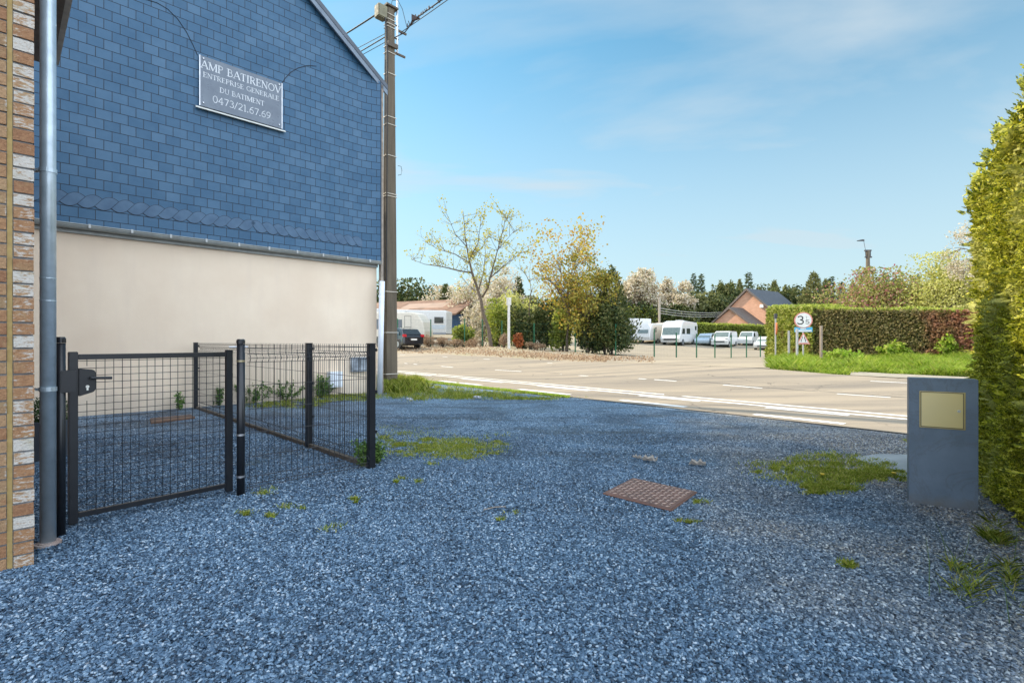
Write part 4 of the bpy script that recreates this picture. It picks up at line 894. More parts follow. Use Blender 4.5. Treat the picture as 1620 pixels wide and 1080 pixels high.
tag(blades('grass_patch', patch_pts([(650, 616, 90, 17, 9000), (720, 624, 120, 10, 4500), (820, 629, 130, 6, 1600), (540, 628, 70, 10, 3500), (450, 640, 80, 10, 1800)]), .06, GR, .009), 'green grass fringe around the foot of the concrete pole', 'grass', kind='stuff')
P = patch_pts([(635, 612, 46, 12, 9000), (600, 612, 34, 9, 4500)]); tag(blades('tall_grass', P, .22, GR, .014, .35), 'taller grass tuft at the foot of the concrete pole', 'grass', kind='stuff')
sp_ = [(640, 762, 22, 5, 240), (555, 793, 20, 5, 220), (1338, 897, 22, 6, 260), (1089, 826, 16, 4, 260), (410, 815, 28, 8, 300), (470, 800, 25, 6, 120), (1115, 795, 20, 8, 120), (610, 690, 25, 6, 200), (795, 825, 8, 3, 60), (690, 735, 30, 6, 60), (505, 830, 40, 10, 60), (820, 812, 30, 4, 30), (430, 775, 30, 8, 120), (1480, 700, 60, 10, 300)]
tag(blades('grass_tufts', patch_pts(sp_, .1), .03, GR, .006), 'scattered small green tufts sprouting through the gravel', 'grass', kind='stuff')
# thin weeds by the pillar and hedge foot
P = patch_pts([(1500, 900, 55, 45, 260), (1560, 850, 40, 25, 420), (1600, 920, 40, 60, 160)], .1); tag(blades('thin_weeds', P, .07, GR, .004, .9), 'thin feathery weeds in gravel at the hedge foot', 'weeds', kind='stuff')
mb = MB()
for x, y, x2, y2 in ((1470, 945, 1465, 850), (1498, 880, 1480, 825), (1523, 915, 1490, 850), (1525, 880, 1533, 842), (1597, 985, 1580, 900), (1488, 940, 1478, 915), (1604, 890, 1607, 825)):
    b = G(x, y); Y = b.y; tpt = W(x2, y2, Y); mb.tube([b, b.lerp(tpt, .6) + Vector((.01, 0, 0)), tpt], [.0025, .002, .0008], 4)
o = mb.build('grass_stalks', M('stalk_green', (.08, .14, .04), rough=.7), None); tag(o, 'few tall thin grass stalks right of the pillar foot', 'weeds', kind='stuff')

def weed(name, label, loc, h, r, nst, m, lsz=.04, group=None, cat_='plant'):
    e = empty(name, loc, 0, label, cat_, group); mb = MB(); P = []; Dd = []
    for i in range(nst):
        th = rng.uniform(0, 6.28); rr = r * rng.uniform(.1, 1); hh = h * rng.uniform(.5, 1); tip = Vector((rr * math.cos(th), rr * math.sin(th), hh)); b = tip * .25; b.z = 0
        mb.tube([b, b.lerp(tip, .5) + Vector((0, 0, .02)), tip], [.004, .003, .0015], 4)
        for k in range(int(8 + hh * 70)):
            s = rng.uniform(.15, 1); P.append(list(b.lerp(tip, s))); Dd.append([rng.normal(), rng.normal(), .4])
    mb.build('stems', M('weed_stem', (.07, .11, .03)), e); leafmesh('leaves', P, lsz, m, e, dirs=np.array(Dd) * .6); return e
WD = leafmat('weed_leaf', [(.07, .15, .03), (.13, .24, .05), (.20, .30, .08)], trans=.3)
def wl(x, y): return G(x, y)
for i, (x, y, h, r, ns, lab) in enumerate(((284, 648, .33, .10, 7, 'small weed growing at wall base behind the gate'), (345, 641, .40, .22, 18, 'bushy weed at wall base beside the far fence post'),
        (400, 636, .36, .36, 40, 'low weed clump on wall base seen through wire fence, left of the next'), (450, 632, .36, .42, 46, 'wide weed clump on wall base seen through the wire panels'),
        (505, 628, .44, .32, 34, 'weed clump left of the small white meter box'), (548, 622, .62, .3, 34, 'tall weed between the white meter box and stained cabinet'),
        (572, 619, .68, .36, 42, 'tall weed in front of the stained wall cabinet'), (577, 738, .30, .14, 40, 'weed clump at the foot of the corner fence post, left side'), (594, 733, .24, .13, 34, 'weed clump at the right foot of the corner fence post'))):
    weed('weed_plant', lab, G(x, y), h * (1.2 if y < 640 else 1), r * (1.35 if y < 640 else 1), int(ns * (1.5 if y < 640 else 1)), WD, .055 if y < 700 else .03, 'weeds along the wall and fence')

# ---------------------------------------------------------------- debris on gravel
DRY = M('dry_leaf', (.42, .39, .35), (.24, .21, .18), scale=20, rough=.9)
def crumple(name, x, y, s, label, m, grp=None):
    q = G(x, y); bm = bmesh.new(); bmesh.ops.create_grid(bm, x_segments=6, y_segments=4, size=.5)
    for v in bm.verts: v.co = Vector((v.co.x * s, v.co.y * s * .5, abs(math.sin(v.co.x * 7 + x) * math.cos(v.co.y * 6)) * s * .33 + .018 + random.uniform(0, .012)))
    bmesh.ops.solidify(bm, geom=bm.faces[:], thickness=.003)
    me = bpy.data.meshes.new(name); bm.to_mesh(me); bm.free(); me.materials.append(m); o = put(bpy.data.objects.new(name, me)); o.location = q; o.rotation_euler = (0, 0, -.4); tag(o, label, 'leaf', grp)
crumple('dry_leaf', 1103, 738, .16, 'curled grey dry leaf on gravel behind the manhole, right one', DRY, 'dry leaves on the gravel')
crumple('dry_leaf', 1028, 731, .15, 'flat pale dry leaf on gravel behind the manhole, left one', DRY, 'dry leaves on the gravel')
crumple('dry_leaf', 1008, 727, .09, 'small pale leaf scrap furthest left behind the manhole', DRY, 'dry leaves on the gravel')
PAP = M('white_scrap', (.5, .52, .55), rough=.6)
crumple('paper_scrap', 648, 634, .14, 'white paper scrap on gravel near the concrete pole', PAP); crumple('paper_scrap', 755, 631, .16, 'pale paper scrap on grass fringe by the road', PAP)
mb = MB(); a = G(765, 810); b = G(800, 805); mb.tube([Vector((0, 0, .02)), (b - a) * .5 + Vector((0, .01, .025)), b - a + Vector((0, 0, .02))], .004, 5); o = mb.build('twig', M('twig', (.3, .25, .2)), None); o.location = a; tag(o, 'single dry twig lying on the gravel', 'twig')
DAN = M('dandelion', (.75, .5, .02), rough=.6)
for x, y, lab in ((1301, 759, 'left yellow dandelion in the right grass patch'), (1414, 757, 'right yellow dandelion near the pillar')):
    q = G(x, y); mb = MB(); mb.tube([(0, 0, .05), (0, 0, .06)], [.014, .02], 8); e = empty('dandelion', q, 0, lab, 'flower', 'dandelions in the grass patch'); mb.build('flower_head', DAN, e); mb = MB(); mb.tube([(0, 0, 0), (0, 0, .05)], .002, 4); mb.build('stem', M('weed_stem', (.07, .11, .03)), e)

# ---------------------------------------------------------------- trees
def grow(mb, tips, p, d, L, r, lev, spread=.55, up=.15, kids=3, droop=0):
    n = 4; pts_ = [p]; q = p
    for i in range(n):
        d = (d + Vector((random.gauss(0, .12), random.gauss(0, .12), random.gauss(0, .1) + up * .3 - droop * .25))).normalized(); q = q + d * L / n; pts_.append(q)
    mb.tube(pts_, [r * (1 - .55 * i / n) for i in range(n + 1)], 6 if lev > 1 else 4, cap=False)
    if lev <= 1: tips.extend([pts_[2], pts_[3], pts_[4]])
    if lev == 0: return
    for k in range(kids):
        s = random.uniform(.35, 1.0); i = min(n - 1, int(s * n)); b = pts_[i].lerp(pts_[i + 1], s * n - i)
        nd = (d + Vector((random.gauss(0, spread), random.gauss(0, spread), random.gauss(0, spread * .7)))).normalized()
        grow(mb, tips, b, nd, L * random.uniform(.5, .75), r * .5, lev - 1, spread, up, kids, droop)
    grow(mb, tips, q, d, L * .6, r * .45, lev - 1, spread, up, kids, droop)
def tree(name, label, base, H, crown_w, m, nleaf, lsz, fork=.35, limbs=5, lev=2, trunk_r=None, group=None, cat_='tree', spread=.5, up=.15, droop=0, jit=None, bark=None, aspect=.7, cz=.5, fill=0):
    e = empty(name, base, 0, label, cat_, group); mb = MB(); tips = []; tr = trunk_r or H * .018
    fk = Vector((random.gauss(0, .02) * H, random.gauss(0, .02) * H, H * fork)); mb.tube([(0, 0, -.2), fk * .5 + Vector((random.gauss(0, .01) * H, 0, 0)), fk], [tr * 1.2, tr, tr * .85], 8, cap=False)
    top_ = fk + Vector((0, 0, H * (1 - fork) * .55)); mb.tube([fk, fk.lerp(top_, .5) + Vector((.02 * H, 0, 0)), top_], [tr * .8, tr * .55, tr * .2], 6, cap=False)
    for i in range(limbs):
        th = 6.283 * i / limbs + random.uniform(-.3, .3); s = random.uniform(0, .8); b = fk.lerp(top_, s)
        el = random.uniform(.35, 1.1); d = Vector((math.cos(th) * math.cos(el), math.sin(th) * math.cos(el), math.sin(el)))
        L = min(crown_w * .42 / max(.3, math.cos(el)), H * (1 - fork) * .6) * random.uniform(.7, 1); grow(mb, tips, b, d, L * .6, tr * .5, lev, spread, up, 3, droop)
    grow(mb, tips, top_, Vector((0, 0, 1)), H * (1 - fork) * .3, tr * .2, lev, spread, up, 3, droop)
    T_ = np.array([list(q) for q in tips]); z0_ = H * fork * .8; c = np.array([0, 0, (H + z0_) / 2]); ext = np.array([crown_w / 2, crown_w / 2, (H - z0_) / 2])
    rr = np.linalg.norm((T_ - c) / ext, axis=1); k = rr > 1; T_[k] = c + (T_[k] - c) / rr[k, None]
    if fill:
        zl = H * max(.12, fork * .6); d = unit(rng.normal(size=(fill, 3))) * rng.uniform(.25, .98, (fill, 1)) ** .6; Cc = d * [crown_w / 2, crown_w / 2, (H - zl) / 2 * .98] + [0, 0, (H + zl) / 2]
        for c_ in Cc: mb.tube([(0, 0, min(H * .75, max(.1, c_[2] * .55))), (c_[0] * .55, c_[1] * .55, c_[2] * .8), tuple(c_)], [tr * .3, tr * .15, tr * .04], 4, cap=False)
        T_ = np.concatenate([T_[::2], np.repeat(Cc, max(1, int(len(T_) * .8 / fill)), 0) + rng.normal(size=(fill * max(1, int(len(T_) * .8 / fill)), 3)) * crown_w * .07])
    mb.build('trunk', bark or BARK, e, fix=False)
    if nleaf:
        ii = rng.integers(0, len(T_), nleaf); sp2 = jit or crown_w * .045; P = T_[ii] + rng.normal(size=(nleaf, 3)) * sp2; P[:, 2] = np.clip(P[:, 2], .1, H * 1.03); leafmesh('crown', P, lsz, m, e, aspect=aspect)
    return e
def conifer(name, label, base, H, wd, m, n=2600, lsz=.5, group=None, sparse=False):
    e = empty(name, base, 0, label, 'tree', group); mb = MB(); mb.tube([(0, 0, -.2), (0, 0, H * .98)], [H * .014, H * .002], 6, cap=False)
    P = []; Dd = []
    if not sparse:
        n = int(n * 1.5); z = H * (1 - rng.random(n) ** .62 * .95); th = rng.uniform(0, 6.283, n); f = 1 - z / H; ph = rng.uniform(0, 6.28, 4)
        lump = 1 + .26 * np.sin(th * 3 + z * 9 / H * 2 + ph[0]) * np.sin(z * 22 / H + ph[1]) + .2 * np.sin(th * 7 + ph[2] - z * 31 / H)
        r = wd / 2 * np.minimum(1, (f * 1.5) ** .85) * lump * (1 - .45 * rng.random(n) ** 2) * np.where(f > .85, 1 - (f - .85) * 2.2, 1)
        P = np.column_stack([r * np.cos(th), r * np.sin(th), z + .2 * rng.normal(size=n)]); P[:, 2] = np.minimum(P[:, 2], H * 1.01)
        Dd = np.column_stack([np.cos(th) * .8, np.sin(th) * .8, np.full(n, 1.1)])
        for k in range(14): a = random.uniform(0, 6.28); zz = H * random.uniform(.1, .8); q = wd / 2 * (1 - zz / H); mb.tube([(0, 0, zz), (math.cos(a) * q, math.sin(a) * q, zz + q * .5)], [.04, .01], 3, cap=False)
        mb.build('trunk', BARKD, e, fix=False); leafmesh('crown', P, lsz * .8, m, e, aspect=.38, dirs=Dd * .9, jitter=.6); return e
    nb = 64
    for i in range(nb):
        s_ = (i + .5) / nb; z = H * (.12 + .86 * s_); th = i * 2.4 + random.uniform(-.4, .4); L = wd / 2 * (1 - s_) ** .8 * random.uniform(.6, 1.2) + wd * .025
        tip = Vector((math.cos(th) * L, math.sin(th) * L, L * random.uniform(-.1, .3))); mb.tube([(0, 0, z), (tip.x, tip.y, z + tip.z)], [.05, .01], 3, cap=False)
        k = max(5, int(n / nb * (L / (wd / 2) + .12) * 1.6)); s = rng.uniform(.1, 1.08, k)
        q = np.array([[tip.x, tip.y, tip.z]]) * s[:, None] + [0, 0, z] + rng.normal(size=(k, 3)) * [wd * .035, wd * .035, wd * .012]; P.append(q); Dd.append(np.tile([math.cos(th), math.sin(th), -.25], (k, 1)))
    mb.build('trunk', BARKD, e, fix=False); leafmesh('crown', np.concatenate(P), lsz * .8, m, e, aspect=.32, dirs=np.concatenate(Dd) * 1.3, jitter=.6); return e
def shrub(name, label, base, rx, ry, h, m, n, lsz, group=None, cat_='shrub', stems=8, lumps=9, aspect=.65):
    e = empty(name, base, 0, label, cat_, group); mb = MB(); P = []
    for i in range(lumps):
        th = random.uniform(0, 6.28); r = random.uniform(0, .75); c = np.array([rx * r * math.cos(th), ry * r * math.sin(th), h * random.uniform(.3, .78)]); s = np.array([rx, ry, h]) * random.uniform(.25, .42)
        k = n // lumps; d = unit(rng.normal(size=(k, 3))) * rng.uniform(.55, 1.12, (k, 1)); P.append(c + d * s); mb.tube([(c[0] * .3, c[1] * .3, -.1), (c[0] * .7, c[1] * .7, c[2] * .6), tuple(c)], [.03, .02, .01], 4, cap=False)
    P = np.concatenate(P); P[:, 2] = np.abs(P[:, 2]); P[:, 2] = np.minimum(P[:, 2], h * 1.05)
    mb.build('stems', BARKD, e, fix=False); leafmesh('foliage', P, lsz, m, e, aspect=aspect); return e
def gb(x, Y): X = (x - 810) / 810 * Y; return Vector((X, Y, tz(X, Y)))
def hgt(x, y, Y): return W(x, y, Y).z - gb(x, Y).z

YG = leafmat('young_leaf', [(.30, .28, .03), (.42, .38, .06), (.50, .45, .12)], trans=.45)
CO = leafmat('copper_leaf', [(.34, .18, .03), (.48, .29, .05), (.50, .40, .06), (.30, .32, .04)], trans=.4)
BL = leafmat('blossom', [(.42, .35, .23), (.58, .50, .37), (.70, .63, .52), (.30, .29, .12)], trans=.4)
GGR = leafmat('golden_green_leaf', [(.20, .20, .03), (.38, .33, .05), (.13, .15, .03), (.44, .30, .06), (.30, .32, .06)], trans=.4)
BRG = leafmat('bright_leaf', [(.10, .15, .02), (.22, .28, .03), (.36, .38, .06), (.30, .33, .10)], trans=.45)
DK = leafmat('dark_leaf', [(.02, .035, .01), (.05, .075, .02), (.10, .12, .03), (.2, .19, .07)], trans=.3)
CF = leafmat('fir_needle', [(.03, .05, .02), (.07, .10, .035), (.13, .15, .05)], trans=.3)
CF2 = leafmat('cypress_green', [(.08, .095, .03), (.17, .18, .06), (.28, .27, .11)], trans=.35)
BRN = leafmat('dead_bramble', [(.20, .12, .07), (.36, .24, .15), (.52, .40, .27)], trans=.35)
ORG = leafmat('orange_leaf', [(.30, .07, .02), (.42, .13, .04), (.28, .12, .06)], trans=.35)
RED = leafmat('red_blossom_tree', [(.16, .20, .04), (.26, .30, .07), (.34, .36, .09), (.34, .08, .12), (.22, .26, .06), (.38, .36, .12), (.42, .20, .20), (.30, .32, .08)], trans=.45)
PALE = leafmat('pale_green_leaf', [(.36, .38, .08), (.50, .50, .14), (.60, .57, .25)], trans=.45)

# leaning young tree, traced limbs with depth of their own
YT = 37.5; tb_ = gb(777, YT); T1 = empty('leaning_tree', tb_, 0, 'tall leaning tree with bare limbs and sparse yellow leaves', 'tree')
def px(x, y, dy=0): v = W(x, y, YT + dy) - tb_; return v
limbs = [[(777, 549, 0, .17), (773, 520, 0, .15), (764, 495, 0, .13), (761, 475, 0, .12), (755, 455, .3, .10), (747, 432, .5, .09)],
 [(747, 432, .5, .085), (741, 405, .8, .06), (736, 375, 1, .04), (733, 335, 1.4, .015)],
 [(747, 432, .5, .06), (725, 428, -.3, .05), (700, 422, -1, .035), (672, 418, -1.6, .02), (650, 410, -2, .01)],
 [(741, 415, .5, .05), (720, 402, 1.4, .035), (695, 395, 2.2, .02), (668, 380, 3, .01)],
 [(738, 390, .9, .035), (720, 370, .2, .02), (710, 345, -.4, .01)], [(743, 410, .8, .04), (756, 385, 0, .03), (760, 355, -.8, .012)],
 [(763, 470, 0, .08), (772, 455, -.5, .07), (775, 440, -.9, .06), (782, 415, -1.3, .045), (790, 385, -1.9, .03), (797, 360, -2.4, .018), (800, 338, -2.8, .01)],
 [(775, 440, -.9, .05), (792, 425, -.2, .035), (810, 410, .5, .02), (828, 397, 1, .01)], [(788, 395, -1.7, .025), (805, 375, -1, .015), (818, 360, -.6, .008)],
 [(757, 460, .2, .06), (765, 430, 1.2, .04), (768, 400, 2, .02), (766, 375, 2.4, .01)], [(752, 460, .2, .03), (745, 455, 0, .015)]]
mb = MB(); tips = []
for lm in limbs:
    pp_ = [px(*q[:3]) for q in lm]; mb.tube(pp_, [q[3] for q in lm], 7, cap=False)
    if lm[-1][3] < .02:
        for i in range(1, len(pp_)):
            for k in range(5):
                b = pp_[i - 1].lerp(pp_[i], random.random()); d = Vector((random.gauss(0, .7), random.gauss(0, .7), random.uniform(.1, 1))).normalized(); grow(mb, tips, b, d, random.uniform(.6, 1.3), .018, 1, .5, .2, 1)
mb.build('trunk', BARK, T1, fix=False); Tt = np.array([list(q) for q in tips]); ii = rng.integers(0, len(Tt), 2100); leafmesh('crown', Tt[ii] + rng.normal(size=(2100, 3)) * .11, .145, YG, T1, aspect=.8)

tree('copper_leaved_tree', 'sparse copper leaved tree standing behind the green fence', gb(897, 38), hgt(897, 350, 38), 6.4, CO, 3600, .19, fork=.2, limbs=11, lev=2, spread=.55, up=.2, trunk_r=.085, fill=26)
tree('copper_leaved_tree', 'lower golden leaved tree just right of the sparse copper one', gb(930, 37), hgt(932, 398, 37), 4.4, GGR, 5600, .18, fork=.12, limbs=10, lev=2, spread=.55, trunk_r=.08, fill=22)
tree('bare_sapling', 'thin almost bare sapling between the two roadside trees', gb(838, 39), hgt(838, 388, 39), 2.2, YG, 60, .1, fork=.4, limbs=5, lev=1, trunk_r=.05)
conifer('dark_evergreen', 'dark evergreen at the right end of the roadside thicket', gb(968, 37.5), hgt(968, 424, 37.5), 3.0, GGR if False else DK, 3800, .30)
for x, Y, rx, h, m, n, lab in ((790, 40, 1.9, 3.6, BRG, 5200, 'bright green shrub behind the leaning tree trunk'), (760, 43, 2.0, 4.2, BL, 5200, 'low white blossom bush left behind the leaning tree'), (825, 41, 2.0, 3.2, DK, 5000, 'dark shrub right of the thin white post'),
        (855, 39, 2.2, 3.0, DK, 6000, 'dark bramble mass left of the copper tree'), (890, 38.5, 1.8, 2.8, BRG, 3500, 'yellow green shrub under the copper tree'), (928, 37.6, 2.0, 2.9, DK, 6000, 'dense dark shrub behind green posts under the golden tree'), (958, 36, 1.6, 3.2, DK, 7000, 'dark shrub spilling through fence at the thicket end'),
        (812, 46, 2.4, 5.2, PALE, 4500, 'pale green tall bush behind the white post'), (735, 41, 1.4, 1.7, BRG, 2500, 'low bright shrub beside the second green fence post')):
    shrub('roadside_shrub', lab, gb(x, Y), rx, 1.5, h, m, n, .2, 'shrubs of the roadside thicket')
shrub('orange_bush', 'small orange red bush beside the thin white post', gb(819, 36), .62, .5, .98, ORG, 2600, .11)
for x, Y, rx, h, lab in ((700, 39.8, .9, .7, 'dry brown bramble between first and second green posts'), (722, 39.5, .8, .55, 'dry brown bramble left of the second green post'), (750, 38.6, .8, .75, 'dry brown bramble between second and third green posts'), (798, 36.6, .6, .9, 'reddish dry bramble left of the white post'), (845, 37, .9, .5, 'low dry bramble right of the orange bush'), (678, 40, .7, .8, 'dry bramble around the first green post')):
    shrub('dry_bramble', lab, gb(x, Y), rx, .6, h, BRN, 1500, .11, 'dry brambles along the green fence', aspect=.3)
# dead leaf litter along the far verge
n = 7000; xx = rng.uniform(628, 1035, n); Ds = 17.6 + rng.gamma(2.6, .9, n); ks = (xx - 810) / 810; Ys = Ds / (ks * NX + NY); Xs = ks * Ys; tk = Ys < 41
Xs, Ys = Xs[tk], Ys[tk]
P = np.column_stack([Xs, Ys, terr(Xs, Ys) - .03 + rng.uniform(0, .05, len(Xs))]); d = rng.normal(size=(len(Xs), 3)) * [1, 1, .15]
tag(leafmesh('leaf_litter', P, .10, BRN, None, dirs=d), 'dry brown leaf litter along the far road verge', 'leaves', kind='stuff')

# blossom trees and far trees
def bl_tree(x, yt, Y, wpx, lab, m=BL, n=9000, ls=.32, fork=.2, **k): return tree('blossom_tree', lab, gb(x, Y), hgt(x, yt, Y), wpx / 810 * Y, m, n, ls, fork=fork, limbs=9, lev=2, spread=.6, group='white blossom trees', fill=30, **k)
bl_tree(700, 455, 72, 80, 'white blossom tree above the caravan shed roof', n=3200, ls=.3)
bl_tree(745, 440, 62, 70, 'white blossom tree behind the leaning tree, left', n=4200, ls=.24); bl_tree(790, 425, 58, 75, 'white blossom tree behind the leaning tree, right', n=4200, ls=.24)
bl_tree(1014, 430, 82, 72, 'big white blossom tree behind the parked motorhome', n=13000, ls=.38); bl_tree(1058, 442, 86, 40, 'narrow blossom tree right of the big one', n=6000, ls=.36); bl_tree(1078, 446, 84, 42, 'cream blossom tree beside the twin firs', n=6500, ls=.36)
for x, yt, Y, wp, m, lab in ((667, 462, 75, 16, CF, 'small dark fir left above the shed roof'), (705, 452, 70, 34, DK, 'dark evergreen among blossom above the shed'), (728, 458, 68, 24, DK, 'second dark evergreen right of the shed roof'), (820, 440, 60, 30, DK, 'brown green tree behind the white post')):
    conifer('evergreen_tree', lab, gb(x, Y), hgt(x, yt, Y), wp / 810 * Y, m, 2600, .45, 'evergreens above the shed')
fir = [(1097, 431, 98, 22, 1, 'left of the twin feathery firs'), (1109, 431, 100, 24, 1, 'right of the twin feathery firs'), (1127, 462, 92, 26, 0, 'low pale conifer between twin firs and house'), (1140, 446, 96, 26, 0, 'broad conifer left behind the brick gable'), (1157, 446, 98, 22, 0, 'conifer just left of the gable peak'), (1170, 443, 102, 20, 0, 'slim conifer touching the gable peak'),
       (1184, 429, 104, 30, 1, 'tall feathery fir above the gable peak'), (1200, 455, 100, 24, 0, 'conifer behind the dark roof ridge'), (1225, 445, 98, 30, 0, 'rounded conifer behind right end of the roof'), (1242, 453, 94, 20, 0, 'dark narrow conifer right of the roof'), (1257, 453, 96, 18, 1, 'sparse fir between two round conifers'),
       (1287, 431, 78, 44, 0, 'very broad conifer above the left part of long hedge'), (1306, 444, 90, 20, 0, 'small conifer right against the broad one'), (1314, 436, 86, 20, 1, 'slender fir right of the broad conifer'), (1331, 444, 92, 22, 1, 'fir beside the red flowering tree'), (1400, 429, 95, 22, 1, 'fir tip above the red flowering tree'), (1422, 440, 95, 20, 1, 'fir tip right of the concrete lamp pole'), (1449, 432, 92, 30, 1, 'dark fir between red and pale green trees'),
       (1350, 448, 95, 26, 0, 'conifer hidden behind the red flowering tree')]
for x, yt, Y, wp, sp3, lab in fir: conifer('conifer', lab, gb(x, Y), hgt(x, yt, Y), wp / 810 * Y, CF if sp3 else CF2, 3600 if not sp3 else 2400, .55 if not sp3 else .6, 'far row of conifers', bool(sp3))
for i, (x, Y, rx, h, m) in enumerate(((990, 80, 5, 4.2, BRG), (1030, 80, 5, 5, DK), (1065, 80, 5, 4.6, DK), (1100, 86, 6, 6.5, CF2), (1125, 86, 5, 6, DK), (1150, 92, 6, 8, DK), (960, 82, 5, 6, DK), (920, 80, 6, 6, CF2), (870, 80, 6, 5, DK), (830, 78, 5, 5, CF2), (780, 75, 5, 5, BRG), (1260, 88, 7, 7.5, DK), (1330, 88, 8, 7, DK), (1400, 80, 8, 7, CF2), (1470, 75, 8, 7, DK), (735, 66, 3, 4.5, BRG), (660, 85, 7, 7, DK), (600, 85, 9, 8, DK), (1550, 70, 8, 8, DK), (1640, 60, 8, 8, CF2), (1215, 95, 7, 8.5, DK))):
    shrub('background_bush', ['bright green undergrowth below the big blossom tree', 'dark undergrowth behind the parked caravans', 'dark undergrowth behind the white motorhome', 'green undergrowth under the twin firs', 'dark undergrowth right of the twin firs', 'tall dark bushes left behind brick gable', 'dark bushes behind the thicket end', 'green bushes behind the golden tree', 'dark bushes behind the copper tree', 'green bushes behind the bare sapling', 'bright bushes behind the leaning tree', 'dark bushes behind hedge corner', 'dark bushes behind red flowering tree, left', 'green bushes behind red flowering tree, right', 'dark bushes behind pale green tree', 'bright bush at the shed corner', 'dark bushes above the shed roof', 'dark bushes behind the concrete pole', 'dark bushes behind the near hedge end', 'green bushes behind the near hedge', 'dark bushes right behind the gabled roof'][i], gb(x, Y), rx, 3, h, m, 3600, .5, 'background bushes')

# trees behind the long hedge
tree('red_flowering_tree', 'wide tree with red and pink flowers behind the long hedge', gb(1378, 33), hgt(1378, 430, 33), 6.0, RED, 17000, .16, fork=.15, limbs=11, lev=2, spread=.55, jit=.28, fill=45)
tree('pale_green_tree', 'pale yellow green tree behind the hedge end', gb(1490, 30), hgt(1490, 405, 30), 4.8, PALE, 15000, .13, fork=.15, limbs=11, lev=2, spread=.55, jit=.25, fill=40)
tree('weeping_blossom_tree', 'white weeping blossom tree rising behind the near hedge', gb(1545, 27), hgt(1545, 345, 27), 3.0, BL, 4200, .10, fork=.5, limbs=8, lev=2, spread=.5, droop=1.0, jit=.10, trunk_r=.05, fill=8)

# far hedges
def boxhedge(name, lab, A, B, thick, h, m, n, lsz, m2=None, h1=None):
    h1 = h1 or h; A, B = Vector(A), Vector(B); e = empty(name, A, 0, lab, 'hedge'); d = B - A; d.z = 0; L = d.length; d.normalize(); nrm = Vector((d.y, -d.x, 0)); dz = B.z - A.z
    mb = MB(); c = [nrm * -.08 + d * .1, nrm * -.08 + d * (L - .1), nrm * -thick + d * (L - .1), nrm * -thick + d * .1]
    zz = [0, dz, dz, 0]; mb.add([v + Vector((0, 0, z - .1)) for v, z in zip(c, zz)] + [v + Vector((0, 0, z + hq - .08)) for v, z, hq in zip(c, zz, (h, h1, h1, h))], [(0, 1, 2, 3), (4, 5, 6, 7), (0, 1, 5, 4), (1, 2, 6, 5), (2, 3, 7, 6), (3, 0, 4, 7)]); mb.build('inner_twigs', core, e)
    nt_ = int(n * .22); ne = int(n * .12); nf = n - nt_ - ne
    s = rng.uniform(0, L, nf); z = rng.uniform(0, 1, nf) * (h + (h1 - h) * s / L); o = .05 * np.sin(s * 3 + z * 4) + rng.uniform(-.1, .06, nf)
    P = np.array(d) * s[:, None] + np.array(nrm) * o[:, None]; P[:, 2] = z + dz * s / L
    s = rng.uniform(0, L, nt_); q = rng.uniform(0, thick, nt_); P2 = np.array(d) * s[:, None] - np.array(nrm) * q[:, None]; P2[:, 2] = h + (h1 - h) * s / L + dz * s / L + rng.uniform(-.07, .04, nt_) + .03 * np.sin(s * 2)
    q = rng.uniform(0, thick, ne); z = rng.uniform(0, 1, ne); eb_ = rng.random(ne) < .5; z = z * np.where(eb_, h1, h); P3 = -np.array(nrm) * q[:, None] + np.array(d) * (rng.uniform(-.05, .1, ne) + np.where(eb_, L, 0))[:, None]; P3[:, 2] = z + np.where(eb_, dz, 0)
    leafmesh('front_foliage', P, lsz, m, e, dirs=np.tile(np.array(nrm) * .7, (nf, 1))); leafmesh('top_foliage', P2, lsz, m2 or m, e, dirs=np.tile([0, 0, .8], (nt_, 1))); leafmesh('end_foliage', P3, lsz, m, e, dirs=np.tile(-np.array(d) * .8, (ne, 1))); return e
YEW = leafmat('yew_brown', [(.10, .11, .03), (.19, .18, .06), (.28, .22, .10), (.34, .30, .14)], trans=.4, patch=(.9, (.40, .20, .12), .50, .72, 2.0))
LAU = leafmat('laurel_leaf', [(.10, .15, .015), (.24, .29, .04), (.40, .43, .09), (.52, .52, .18)], trans=.42, patch=(1.1, (.18, .12, .05), .55, .65))
TOPG = leafmat('hedge_top', [(.20, .26, .03), (.33, .38, .06), (.43, .46, .1)], trans=.4)
hA = W(1285, 566, 24.6); hB = W(1545, 569, 18.9); hh = hgt(1285, 489, 24.6); hh = W(1285, 489, 24.6).z - hA.z
boxhedge('clipped_hedge', 'long clipped hedge with browned right part beyond the road', hA, W(1700, 575, 17.0), 1.3, 2.33, YEW, 34000, .115, TOPG, 1.74)
boxhedge('clipped_hedge', 'leafy light green hedge end behind the road signs', W(1214, 569, 29.0), W(1284, 568, 24.5), 1.6, W(1214, 487, 29).z - W(1214, 569, 29).z, LAU, 19000, .15, TOPG, 2.46)
boxhedge('clipped_hedge', 'low hedge behind the parked vans', gb(1100, 72), gb(1225, 66), 1.5, 2.05, leafmat('low_hedge_leaf', [(.10, .14, .02), (.20, .25, .04), (.30, .34, .08)]), 6500, .3, TOPG)
